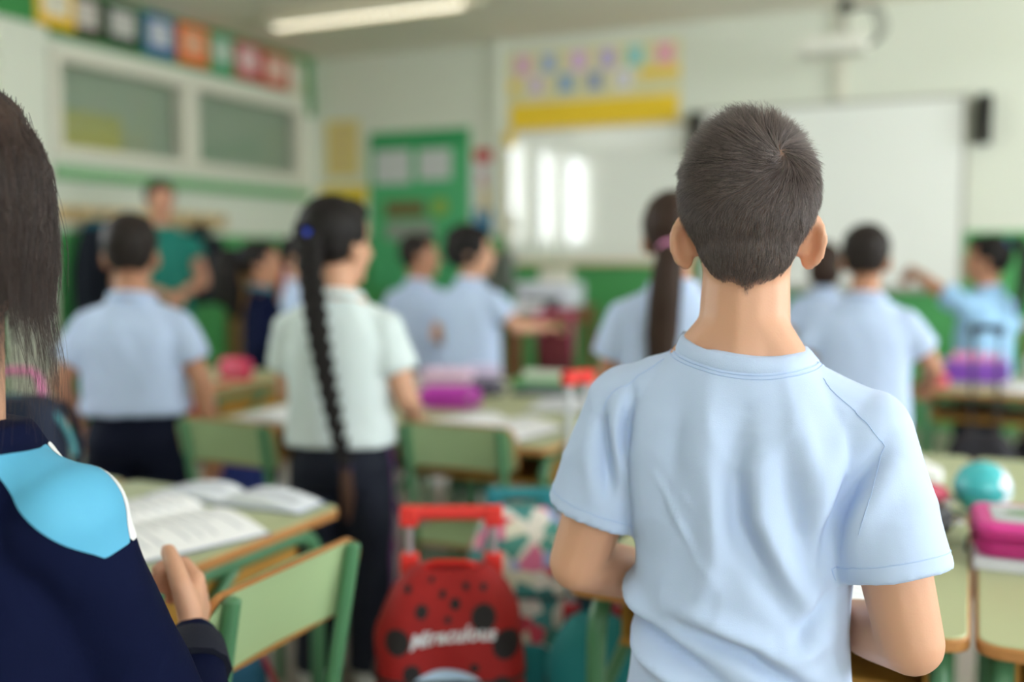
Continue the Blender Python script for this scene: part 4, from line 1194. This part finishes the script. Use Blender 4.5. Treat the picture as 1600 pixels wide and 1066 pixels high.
# thumb nail
# hair: brown cap and long strands hanging over the shoulders
hm = MB(); cap_shapes(hm, s, T, 1.04, 0.01); hm.ell((0, -0.035 * s, (T - 0.125) * s), (0.076 * s, 0.062 * s, 0.075 * s)); hm.transform(MH)
hcap = fuse(hm, 0.006, 4)
put('hair_cap', hcap, hair_surf('brown'), p['t'], angle=180)
V = verts_np(hcap); N = norms_np(hcap)
MI = np.array(MH.inverted()); Q = (V @ MI[:3, :3].T + MI[:3, 3]) / s
NS = 16000
sel = np.where((Q[:, 2] > T - 0.13) & ~((Q[:, 1] > 0.035) & (Q[:, 2] < T - 0.04)))[0]
ii = rng.choice(sel, NS); q = Q[ii] + rng.normal(0, 0.0015, (NS, 3)); 
k = 16; pts = np.zeros((NS, k, 3))
ang = np.arctan2(q[:, 0], -(q[:, 1] + 0.02))
zend = T - 0.14 - 0.06 * rng.random(NS) - 0.12 * rng.random(NS) ** 14
zend -= 0.15 * np.clip((0.1 - ang) / 0.7, 0, 1) * (0.6 + 0.4 * rng.random(NS))
shp = rng.normal(0, 1, (NS, 3))
for j in range(k):
    f = j / (k - 1)
    # slide down over the skull, then hang
    z = q[:, 2] + (zend - q[:, 2]) * f ** 0.9
    zr = np.clip((z - (T - 0.085)) / 0.090, -1, 1)
    rr = np.where(z > T - 0.085, np.sqrt(np.clip(1 - zr ** 2, 0, 1)), 1.0 - 0.10 * np.clip((T - 0.15 - z) / 0.2, 0, 1))
    lay = 0.90 + 0.14 * ((ii * 7919) % 100) / 100
    r0 = np.hypot(q[:, 0] / 0.080, (q[:, 1] + 0.024) / 0.090)
    rr = np.maximum(rr, r0) * (lay if j else 1.0)
    a = ang * (1 - 0.12 * f)
    pts[:, j, 0] = 0.0820 * rr * np.sin(a) + shp[:, 0] * 0.004 * f + 0.004 * np.sin(z * 40 + shp[:, 1])
    pts[:, j, 1] = -0.024 - 0.092 * rr * np.cos(a) + shp[:, 1] * 0.004 * f
    pts[:, j, 2] = z
Rm = np.array(MH.to_3x3())
pts = (pts * s) @ Rm.T + np.array(MH.translation)[None, None, :]
strands('hair', pts, hair_mat('girl_hair_strands', (46, 31, 25), 0.5), p['t'], 0.00022)

# ================================================================== THINGS ON THE DESKS
TOP = DH + 0.0005
def open_book(name, label, x, y, rz, w, h, page=(246, 246, 250), cover=(90, 110, 150), th=0.012, z=TOP, curl=0.010, cat='book'):
    t = thing(name, label, cat, (x, y, z), rz)
    mp = mat('page_%d_%d_%d' % page, page, 0.7, 0.03, 20)
    MB().box((0, 0, 0.0012), (2 * w + 0.008, h + 0.008, 0.0022)).build('cover', mat('cover_%d_%d_%d' % cover, cover, 0.5), t, smooth=False)
    for sd in (-1, 1):
        n = 14; rings = []
        for i in range(n + 1):
            f = i / n; xx = sd * (0.001 + f * (w - 0.001))
            zt = 0.0028 + th * (1 - f) ** 0.6 * (0.35 + 0.65 * min(1, f * 6)) + curl * math.sin(math.pi * f) * (1 - 0.4 * f) + 0.001
            rings.append([(xx, -h / 2, 0.0026), (xx, h / 2, 0.0026), (xx, h / 2, zt), (xx, -h / 2, zt)])
        pg = MB().rings(rings).build('pages', mp, t, angle=50)
        ink = mat('print_grey', (196, 200, 210), 0.7, 0.1, 60)
        for r_ in range(9):
            y0 = h / 2 - 0.035 - r_ * (h - 0.06) / 9
            wl = w * (0.75 if (r_ * 3 + sd) % 4 else 0.45)
            vs = []
            for i in range(9):
                f = 0.12 + (wl / w) * i / 8 * 0.98
                zt = 0.0028 + th * (1 - f) ** 0.6 * (0.35 + 0.65 * min(1, f * 6)) + curl * math.sin(math.pi * f) * (1 - 0.4 * f) + 0.0015
                vs += [(sd * f * w, y0 - 0.0028, zt), (sd * f * w, y0 + 0.0028, zt)]
            MB().add(vs, [(2 * i, 2 * i + 2, 2 * i + 3, 2 * i + 1) for i in range(8)]).build('text_line', ink, pg, smooth=False)
    return t
open_book('workbook', 'open workbook with printed pages on the desk by the nearest chair', -1.395, 1.355, R(-18), 0.21, 0.29, curl=0.014)
open_book('workbook', 'second open workbook lying behind the near workbook on the left desk', -1.38, 1.605, R(2), 0.19, 0.09, page=(226, 230, 240), z=TOP, curl=0.016)
open_book('workbook', 'big open book with white pages right of the girl with the braid', -1.30, 2.60, R(-12), 0.20, 0.27, page=(248, 248, 252), cover=(60, 70, 120), curl=0.018)
open_book('workbook', 'open exercise book left of the girl with the braid', -1.90, 2.55, R(6), 0.19, 0.25, page=(246, 246, 250), curl=0.012)
open_book('workbook', 'open exercise book on the desk in front of the near boy', -0.30, 1.56, R(4), 0.20, 0.27, curl=0.012)
open_book('workbook', 'white workbook at the right edge beside the purple box', 0.24, 4.28, R(8), 0.13, 0.20)

def loaf(w, d, h, r=0.02, n=9, bulge=0.06):
    """soft rounded block: pencil cases, bags"""
    rings = []
    for k in range(n):
        f = k / (n - 1); a = -math.pi / 2 + math.pi * f
        z = h / 2 + h / 2 * math.copysign(abs(math.sin(a)) ** 0.7, math.sin(a))
        q = max(abs(math.cos(a)) ** 0.35, 0.55 if k in (0, n - 1) else 0)
        rings.append([(x, y, z) for x, y in rrect((w - r) * q + r * 0.2, (d - r) * q + r * 0.2, min(r, w * q / 3, d * q / 3), 5)])
    return MB().rings(rings)
def case(name, label, x, y, rz, w, d, h, rgb, z=TOP, zip_rgb=(60, 60, 64), rough=0.55, cat='pencil case', tab=True):
    t = thing(name, label, cat, (x, y, z), rz)
    m = mat('case_%d_%d_%d' % rgb, rgb, rough, 0.12, 20, 0.2, 150)
    loaf(w, d, h, min(w, d) * 0.35).build('body', m, t, angle=60)
    zp = MB().tube([(a, b, h * 0.55) for a, b in rrect(w * 1.0 - 0.003, d * 1.0 - 0.003, min(w, d) * 0.34, 5)] + [(w / 2 - 0.0015, d / 2 - min(w, d) * 0.34, h * 0.55)], 0.0028, 6).build('zip', mat('zip_%d_%d_%d' % zip_rgb, zip_rgb, 0.4), t)
    if tab:
        MB().box((w * 0.3, -d / 2 - 0.004, h * 0.5), (0.022, 0.004, 0.008)).build('zip_pull', M_alu, zp, bevel=0.001)
    return t
case('pencil_case', 'magenta pencil case lying behind the big open book', -1.585, 2.93, R(20), 0.24, 0.09, 0.075, (190, 52, 178))
case('pencil_case', 'dark grey pencil case at the end of the magenta one', -1.60, 3.24, R(30), 0.15, 0.07, 0.06, (74, 70, 88))
case('pencil_case', 'pale pink pencil case behind the magenta one', -1.82, 3.34, R(20), 0.24, 0.10, 0.085, (222, 188, 214))
case('pencil_case', 'lilac pencil case beside the pale pink one', -1.76, 3.52, R(30), 0.18, 0.09, 0.08, (206, 190, 222))
tag(loaf(0.20, 0.14, 0.05, 0.04).build('white_cloth', M_paper), 'folded white cloth left of the pale pink pencil case', 'cloth').location = (-2.04, 3.36, TOP)
# green folder stack with papers
t = thing('green_folder', 'green folder with loose papers on top on the rear centre desk', 'folder', (-1.50, 3.62, TOP), R(12))
MB().box((0, 0, 0.018), (0.28, 0.21, 0.034)).build('cover', mat('folder_green', (70, 150, 80), 0.5, 0.08, 10), t, bevel=0.006)
MB().box((0.01, 0.01, 0.040), (0.25, 0.18, 0.008), (0.05, 0.04, 0.15)).build('loose_papers', mat('loose_paper', (206, 216, 200), 0.7), t, smooth=False)
tag(MB().prism(rrect(0.26, 0.19, 0.008, 3), 0, 0.02).build('grey_book', mat('book_grey', (96, 104, 112), 0.5), bevel=0.002), 'dark grey book lying in front of the green folder', 'book').location = (-1.40, 3.39, TOP)
open_book('workbook', 'loose white worksheet book at the right end of the centre desks', -1.20, 3.12, R(10), 0.15, 0.24, page=(228, 228, 236), curl=0.008)
# near right desk
t = thing('pencil_case', 'large pink two-tier pencil case with a printed lid at the right edge', 'pencil case', (0.125, 1.84, TOP + 0.020), R(4))
M_pk = mat('pink_case', (212, 60, 146), 0.45, 0.06, 12, 0.2, 200); M_pk2 = mat('pink_case_deep', (188, 40, 122), 0.5, 0.06, 12, 0.2, 200)
pc = MB().prism(rrect(0.22, 0.17, 0.028), 0, 0.026).build('lower_tier', M_pk2, t, bevel=0.006)
MB().prism(rrect(0.222, 0.172, 0.028), 0.028, 0.054).build('upper_tier', M_pk, t, bevel=0.008)
for z in (0.013, 0.027, 0.041):
    MB().tube([(a, b, z) for a, b in rrect(0.225, 0.175, 0.03)] + [(0.1125, 0.0575, z)], 0.0022, 6).build('zip', mat('pink_zip', (160, 30, 100), 0.45), t)
lid = MB().prism(rrect(0.17, 0.12, 0.02), 0.0545, 0.0555).build('printed_lid', mat('lid_print', (186, 190, 196), 0.35, 0.35, 40), t, smooth=False)
for k, (a, b, rx, ry, c) in enumerate([(-0.03, 0.005, 0.035, 0.022, (110, 140, 100)), (0.04, 0.01, 0.025, 0.02, (214, 214, 220)), (-0.005, -0.03, 0.03, 0.014, (206, 206, 214)), (0.05, -0.03, 0.022, 0.014, (150, 110, 140)), (-0.06, 0.035, 0.02, 0.012, (210, 214, 220))]):
    MB().prism([(a + rx * math.cos(2 * math.pi * i / 16), b + ry * math.sin(2 * math.pi * i / 16)) for i in range(16)], 0.0556, 0.0560 + 0.0001 * k).build('print_patch', mat('print_patch%d' % k, c, 0.4), lid, smooth=False)
MB().tube(arc_path([(-0.11, -0.06, 0.028), (-0.125, -0.075, 0.03), (-0.128, -0.09, 0.01)], 0.006), 0.003, 6).build('zip_pull', M_black, t)
tag(MB().prism(rrect(0.24, 0.185, 0.006, 3), 0, 0.019).build('exercise_book', mat('book_lightgrey', (198, 198, 206), 0.55), bevel=0.002, smooth=False), 'light grey book under the large pink pencil case', 'book').location = (0.135, 1.835, TOP)
t = thing('ball_case', 'shiny teal and white ball-shaped case on the desk at the right', 'ball case', (0.030, 2.135, TOP))
MB().ell((0, 0, 0.052), (0.053, 0.053, 0.052), nu=28, nv=20).build('shell', mat('teal_foil', (70, 190, 200), 0.22, 0.15, 12, 0.5, 40, spec=0.6), t, angle=180)
wp = fuse(MB().ell((0, 0, 0.052), (0.053, 0.053, 0.052), nu=28, nv=20), 0.004, 1)
put('white_side', patch(wp, lambda x, y, z: x + 0.3 * y - 0.022 - 0.006 * np.sin(z * 160), 0.0010), mat('foil_white', (214, 226, 240), 0.25, 0.1, 14), t, angle=180)
MB().tube([(0.053 * math.cos(a), 0.053 * math.sin(a), 0.052) for a in [2 * math.pi * i / 40 for i in range(41)]], 0.0022, 6).build('zip', mat('teal_zip', (40, 130, 150), 0.4), t)
case('pencil_case', 'shiny crimson pencil case left of the teal ball case', -0.092, 2.080, R(30), 0.16, 0.075, 0.06, (196, 62, 92), rough=0.25)
case('pencil_case', 'black pencil case in front of the crimson one', -0.075, 1.90, R(60), 0.19, 0.085, 0.055, (34, 32, 38))
t = thing('tissue_pack', 'small white paper pack behind the crimson pencil case', 'paper pack', (-0.10, 2.36, TOP), R(15))
loaf(0.12, 0.09, 0.045, 0.02).build('pack', M_paper, t); MB().box((0, 0, 0.048), (0.05, 0.04, 0.01), (0.2, 0.1, 0.3)).build('tissue', M_paper, t)
# rear right desk
t = thing('purple_box', 'purple lidded box with pink contents on the rear right desk', 'box', (0.02, 4.48, TOP), R(6))
MB().prism(rrect(0.24, 0.15, 0.02), 0, 0.075).build('tub', mat('purple_plastic', (120, 62, 170), 0.4, 0.06, 10), t, bevel=0.006)
MB().prism(rrect(0.25, 0.16, 0.02), 0.075, 0.088).build('rim', mat('purple_rim', (150, 100, 196), 0.4), t, bevel=0.003)
for k in range(5):
    MB().cap((-0.08 + k * 0.04, 0.0, 0.085), (-0.07 + k * 0.04, 0.01, 0.11), 0.018, 0.012, 10).build('contents', mat('pink_contents', (226, 130, 170), 0.6), t)
tag(loaf(0.12, 0.09, 0.05, 0.02).build('pink_case', mat('coral_case', (226, 90, 110), 0.5)), 'coral pink case beside the elbow of the boy at the rear desk', 'pencil case').location = (-0.125, 4.22, TOP)
tag(loaf(0.16, 0.12, 0.11, 0.03).build('white_bag', M_paper), 'white paper bag right of the purple box', 'bag').location = (0.27, 4.60, TOP)
# left rear desk
case('pencil_case', 'red and pink pencil case on the desk left of the navy jacket', -2.76, 3.24, R(-10), 0.20, 0.10, 0.09, (216, 60, 96))
case('pencil_case', 'violet pencil case in front of the red and pink one', -2.93, 3.10, R(15), 0.18, 0.07, 0.055, (150, 84, 150))
t = thing('lanyard', 'red strap hanging over the desk edge near the stocky boy', 'strap', (-2.69, 2.938, TOP))
MB().tube(arc_path([(0, 0.18, 0.006), (0, -0.008, 0.008), (0.0, -0.010, -0.26)], 0.02), 0.018, 10, squash=0.15).build('webbing', mat('red_webbing', (206, 44, 56), 0.7), t)
MB().box((0, -0.010, -0.27), (0.04, 0.012, 0.03)).build('clip', M_black, t, bevel=0.003)
# teacher's table
t = thing('printer', 'white printer on the brown table under the whiteboard', 'printer', (-2.62, 6.28, 0.8005), R(4))
MB().prism(rrect(0.40, 0.34, 0.03), 0, 0.16).build('body', mat('printer_white', (214, 218, 230), 0.45), t, bevel=0.008)
MB().box((0, 0.12, 0.20), (0.24, 0.02, 0.12), (R(-20), 0, 0)).build('paper_tray', M_white, t, bevel=0.004)
MB().box((0, -0.165, 0.05), (0.26, 0.03, 0.03)).build('output_slot', M_black, t)
t = thing('monitor', 'grey computer monitor seen from behind on the brown table', 'monitor', (-2.95, 6.15, 0.8005), R(-35))
MB().box((0, 0, 0.24), (0.40, 0.04, 0.27)).build('screen_back', mat('monitor_grey', (110, 116, 112), 0.5), t, bevel=0.012)
MB().box((0, 0.02, 0.07), (0.05, 0.03, 0.14)).build('neck', M_black, t); MB().prism(rrect(0.22, 0.16, 0.03), 0, 0.012).build('foot', M_black, t)
t = thing('document_stack', 'pile of white papers on the near end of the brown table', 'papers', (-2.58, 5.62, 0.8005), R(10))
for k in range(4):
    MB().box((0.004 * k, 0.003 * k, 0.006 + 0.011 * k), (0.30, 0.21, 0.010), (0, 0, R(5 * (k % 3) - 5))).build('sheaf', M_paper, t, smooth=False)
tag(loaf(0.10, 0.12, 0.07, 0.03).build('black_box', M_black), 'small black object beside the printer on the brown table', 'box').location = (-2.50, 6.0, 0.8005)

# ================================================================== SCHOOL BAGS
def trolley_bag(label, x, y, rz, w, d, z0, z1, rgb, hz, grip, post, hw, fabric=None, name='trolley_bag', pocket=None, lean=0.0, post_r=0.009):
    """wheeled school bag: soft body, front pocket, two telescopic posts, grip, wheels; front is local -y"""
    t = thing(name, label, 'school bag', (x, y, 0), rz)
    m = fabric or mat('bag_%d_%d_%d' % rgb, rgb, 0.75, 0.1, 10, 0.3, 200)
    rings = []; n = 16
    for k in range(n):
        f = k / (n - 1); z = z0 + (z1 - z0) * f
        q = 1.0 if f < 0.7 else math.sqrt(max(0.03, 1 - ((f - 0.7) / 0.305) ** 2 * 0.97))
        q2 = 1.0 if f < 0.62 else math.sqrt(max(0.02, 1 - ((f - 0.62) / 0.385) ** 2 * 0.97))
        if k == 0: q = q2 = 0.9
        rings.append([(a, b + (1 - q2) * d * 0.25, z) for a, b in rrect(w * (0.35 + 0.65 * q), d * (0.25 + 0.75 * q2), min(0.06, d * (0.25 + 0.75 * q2) * 0.4, w * 0.3), 6)])
    bm = fuse(MB().rings(rings), 0.0075, 4, 0.5, 'bag_body')
    V = verts_np(bm); N = norms_np(bm)
    dd = np.array([noise.noise(Vector((v[0] * 14 + x * 9, v[1] * 14, v[2] * 16))) for v in V]) * 0.007
    set_verts(bm, V + N * dd[:, None])
    body = put('bag_body', bm, m, t, angle=180)
    pr = loaf(w * 0.82, d * 0.35, (z1 - z0) * 0.42, 0.04); pr.transform(Matrix.Translation((0, -d * 0.48, z0 + 0.02)))
    pk = put('front_pocket', fuse(pr, 0.007, 3), pocket or m, t, angle=180)
    for q in (-1, 1):
        MB().tube([(q * hw / 2, d / 2 + 0.012, 0.08), (q * hw / 2, d / 2 + 0.012 + lean, hz - 0.015)], post_r, 12, squash=0.7).build('handle_post', post, t)
        MB().tube([(q * (w / 2 - 0.03) - 0.012, d / 2 - 0.01, 0.04), (q * (w / 2 - 0.03) + 0.012, d / 2 - 0.01, 0.04)], 0.038, 20).build('wheel', M_black, t)
        MB().box((q * hw / 2, d / 2 + 0.012, z1 - 0.02), (0.034, 0.03, 0.05)).build('post_socket', grip, t, bevel=0.005)
        MB().box((q * (w / 2 - 0.04), -d / 2 + 0.04, 0.03), (0.02, 0.02, 0.06)).build('stand_foot', M_black, t)
    g = MB().tube([(-hw / 2 - 0.016, d / 2 + 0.012 + lean, hz), (hw / 2 + 0.016, d / 2 + 0.012 + lean, hz)], 0.0135, 14)
    for q in (-1, 1):
        g.box((q * hw / 2, d / 2 + 0.012 + lean, hz - 0.006), (0.034, 0.030, 0.036))
    g.build('grip', grip, t, bevel=0.004)
    MB().box((0, 0, z0 - 0.012), (w * 0.9, d * 0.95, 0.022)).build('base_plate', M_black, t, bevel=0.005)
    zp = [(a, b, z0 + (z1 - z0) * 0.66) for a, b in rrect(w * 1.0, d * 1.0, 0.055)]
    MB().tube(zp + [zp[0]], 0.004, 6).build('zip', M_black, t)
    return t, bm, body, pk
M_redgrip = mat('red_plastic', (224, 52, 46), 0.4, 0.05, 8)
M_post = mat('grey_post', (186, 180, 188), 0.3, 0.05, 10, metal=0.5)
t, bm, body, pk = trolley_bag('red wheeled school bag with black ladybird spots between the desks', -0.815, 1.50, R(26), 0.262, 0.17, 0.09, 0.575, (146, 16, 16), 0.655, M_redgrip, M_post, 0.155,
                              pocket=None)
M_spot = mat('black_spot', (26, 20, 22), 0.7)
sp = [(-0.085, 0.475, 0.021), (0.060, 0.512, 0.021), (0.098, 0.468, 0.023), (-0.045, 0.522, 0.011), (0.012, 0.532, 0.009), (-0.01, 0.545, 0.006), (0.03, 0.556, 0.006), (-0.07, 0.552, 0.006),
      (-0.06, 0.425, 0.015), (0.09, 0.40, 0.020), (0.045, 0.435, 0.008), (-0.09, 0.39, 0.018), (-0.03, 0.565, 0.005), (0.06, 0.555, 0.006), (0.0, 0.51, 0.006)]
fm = fuse(MB().add([tuple(v.co) for v in bm.vertices], [tuple(q.vertices) for q in bm.polygons]), 0.0035, 1)
for (a, z, r) in sp:
    me_ = patch(fm, lambda X, Y, Z: np.minimum(0.03 - Y, r - np.hypot(X - a, Z - z)), 0.0014)
    if len(me_.polygons): put('spot', me_, M_spot, body, angle=180)
bv = BVHTree.FromPolygons([v.co for v in bm.vertices], [tuple(q.vertices) for q in bm.polygons])
def decal(txt, size, cx_, cz_, arc, m, name, off=0.0022):
    cu = bpy.data.curves.new('txt', 'FONT'); cu.body = txt; cu.size = size; cu.align_x = 'CENTER'; cu.shear = 0.25; cu.offset = 0.0009; cu.resolution_u = 3
    o = bpy.data.objects.new('txt', cu); COL.objects.link(o)
    dg = bpy.context.evaluated_depsgraph_get(); dg.update()
    me_ = bpy.data.meshes.new_from_object(o.evaluated_get(dg), depsgraph=dg)
    bpy.data.objects.remove(o)
    V = verts_np(me_); out = []
    for v in V:
        x = cx_ + v[0]; z = cz_ + v[1] + arc * math.cos(v[0] * 16) + 0.10 * v[0]
        hit = bv.ray_cast(Vector((x, -1, z)), Vector((0, 1, 0)))
        out.append((x, (hit[0].y if hit[0] else -0.08) - off, z))
    set_verts(me_, np.array(out))
    return put(name, me_, m, body, smooth=False)
decal('Miraculous', 0.033, 0.008, 0.466, 0.012, mat('logo_white', (206, 208, 216), 0.5), 'lettering')
em = patch(fm, lambda X, Y, Z: np.minimum(-Y, 0.08 * (1 - np.hypot(X / 0.085, (Z - 0.357) / 0.075))), 0.0016); put('emblem', em, mat('emblem_pale_blue', (176, 200, 226), 0.4, 0.1, 12), body, angle=180)
em = patch(fm, lambda X, Y, Z: np.minimum(-Y, 0.06 * (1 - np.hypot((X - 0.02) / 0.06, (Z - 0.347) / 0.068))), 0.0026); put('emblem', em, mat('emblem_dark_blue', (44, 58, 120), 0.4, 0.15, 12), body, angle=180)
MB().tube(arc_path([(-0.05, 0.03, 0.565), (-0.04, 0.02, 0.585), (0.04, 0.02, 0.585), (0.05, 0.03, 0.565)], 0.02), 0.010, 10, squash=0.5).build('carry_handle', mat('bag_red_strap', (216, 30, 24), 0.6), t)

def floral_mat():
    m = bpy.data.materials.new('floral_fabric'); m.use_nodes = True
    nt = m.node_tree; p = nt.nodes['Principled BSDF']; p.inputs['Roughness'].default_value = 0.7
    tc = nt.nodes.new('ShaderNodeTexCoord'); v = nt.nodes.new('ShaderNodeTexVoronoi'); v.inputs['Scale'].default_value = 26
    nt.links.new(tc.outputs['Object'], v.inputs['Vector'])
    sx = nt.nodes.new('ShaderNodeSeparateColor'); nt.links.new(v.outputs['Color'], sx.inputs[0])
    r = nt.nodes.new('ShaderNodeValToRGB'); r.color_ramp.interpolation = 'CONSTANT'
    el = r.color_ramp.elements
    cols = [(0.0, (220, 214, 206)), (0.28, (60, 130, 130)), (0.45, (210, 206, 188)), (0.6, (214, 110, 150)), (0.72, (70, 140, 130)), (0.84, (150, 160, 206)), (0.93, (196, 60, 80))]
    el[0].position = 0; el[0].color = lin(cols[0][1]); el[1].position = cols[1][0]; el[1].color = lin(cols[1][1])
    for pos, c in cols[2:]:
        e = el.new(pos); e.color = lin(c)
    nt.links.new(sx.outputs[0], r.inputs['Fac']); nt.links.new(r.outputs['Color'], p.inputs['Base Color'])
    return m
M_floral = floral_mat(); M_tealbag = mat('teal_fabric', (26, 122, 126), 0.75, 0.1, 10, 0.2, 200)
M_whitepost = mat('white_post', (214, 218, 226), 0.3, 0.03, 10)
trolley_bag('flowery wheeled school bag with a teal pocket behind the red one', -0.885, 1.955, R(24), 0.23, 0.17, 0.08, 0.57, (200, 200, 190), 0.585, mat('teal_grip', (40, 130, 140), 0.5), M_whitepost, 0.12, fabric=M_floral, pocket=M_tealbag, post_r=0.010)
trolley_bag('dark teal wheeled bag with a tall white-posted handle and red grip', -0.80, 2.24, R(62), 0.20, 0.15, 0.08, 0.46, (24, 70, 84), 0.835, M_redgrip, M_whitepost, 0.055, post_r=0.010)
trolley_bag('teal wheeled school bag with red trim between the flowery bag and the front desk', -0.64, 1.77, R(20), 0.19, 0.15, 0.08, 0.42, (26, 110, 120), 0.50, mat('red_trim', (170, 30, 44), 0.5), M_post, 0.10, fabric=M_tealbag)
trolley_bag('dark wheeled bag with a tall black handle at the rear right desk', 0.045, 3.92, R(-4), 0.24, 0.17, 0.08, 0.50, (30, 28, 36), 0.87, M_black, M_black, 0.085)
trolley_bag('dark red wheeled bag with pink handle posts beside the brown table', -2.20, 5.35, R(22), 0.22, 0.16, 0.08, 0.72, (84, 14, 24), 0.80, mat('pink_grip', (196, 60, 120), 0.5), mat('pink_post', (180, 56, 112), 0.4), 0.20, post_r=0.022)
def backpack(label, x, y, z, rz, w, d, h, rgb, trim, strap, cat='backpack'):
    t = thing('backpack', label, cat, (x, y, z), rz)
    b = loaf(w, d, h, min(w, d) * 0.4, 13); m = mat('bp_%d_%d_%d' % rgb, rgb, 0.8, 0.12, 10, 0.3, 180)
    bm = fuse(b, 0.008, 4); put('main_body', bm, m, t, angle=180)
    pm = loaf(w * 0.78, d * 0.4, h * 0.5, 0.03); pm.transform(Matrix.Translation((0, -d * 0.45, 0.01))); put('front_pocket', fuse(pm, 0.007, 3), m, t, angle=180)
    MB().tube([(w * 0.49 * math.cos(a), -0.01, h * 0.50 + h * 0.49 * math.sin(a)) for a in [math.pi * i / 24 for i in range(25)]], 0.006, 8).build('trim', mat('bpt_%d_%d_%d' % trim, trim, 0.7), t)
    MB().tube(arc_path([(-0.05, 0.02, h - 0.01), (-0.045, 0.02, h + 0.045), (0.045, 0.02, h + 0.045), (0.05, 0.02, h - 0.01)], 0.03), 0.008, 8).build('carry_handle', mat('bps_%d_%d_%d' % strap, strap, 0.6), t)
    for q in (-1, 1):
        MB().tube(arc_path([(q * 0.06, d / 2 - 0.01, h * 0.9), (q * 0.075, d / 2 + 0.04, h * 0.6), (q * 0.07, d / 2, h * 0.12)], 0.06), 0.012, 8, squash=0.35).build('shoulder_strap', m, t)
    return t
backpack('navy backpack with teal trim and a pink loop on the desk at the left edge', -1.70, 1.345, TOP, R(20), 0.26, 0.16, 0.235, (24, 32, 54), (70, 130, 140), (226, 130, 180))
backpack('blue and red backpack on the floor beside the stocky boy', -2.05, 2.42, 0.0, R(12), 0.26, 0.16, 0.50, (44, 60, 140), (190, 36, 60), (40, 110, 70))
backpack('dark plum backpack on the floor under the left centre desk', -1.78, 2.72, 0.0, R(-6), 0.25, 0.16, 0.36, (62, 40, 70), (150, 50, 90), (60, 50, 60))
backpack('teal blue bag on the floor under the near left desk', -1.30, 1.42, 0.0, R(30), 0.30, 0.2, 0.44, (30, 84, 110), (150, 40, 60), (40, 60, 80))
backpack('black backpack under the rear right desk', 0.26, 4.35, 0.0, R(0), 0.28, 0.18, 0.42, (26, 24, 30), (150, 40, 50), (40, 40, 46))
t = thing('plastic_bag', 'crumpled whitish plastic bag standing under the rear right desk', 'plastic bag', (0.10, 3.62, 0.0), R(10))
pb = fuse(loaf(0.20, 0.14, 0.26, 0.05, 11), 0.008, 2); V = verts_np(pb); N = norms_np(pb)
set_verts(pb, V + N * np.array([noise.noise(Vector(tuple(v * 26))) for v in V])[:, None] * 0.022)
put('bag_film', pb, mat('bag_film', (196, 190, 186), 0.35, 0.08, 14), t, angle=30)
for q in (-1, 1):
    MB().tube(arc_path([(-0.04, q * 0.02, 0.25), (-0.03, q * 0.03, 0.31), (0.03, q * 0.03, 0.31), (0.04, q * 0.02, 0.25)], 0.02), 0.006, 8, squash=0.4).build('handle', mat('bag_film', (196, 190, 186)), t)
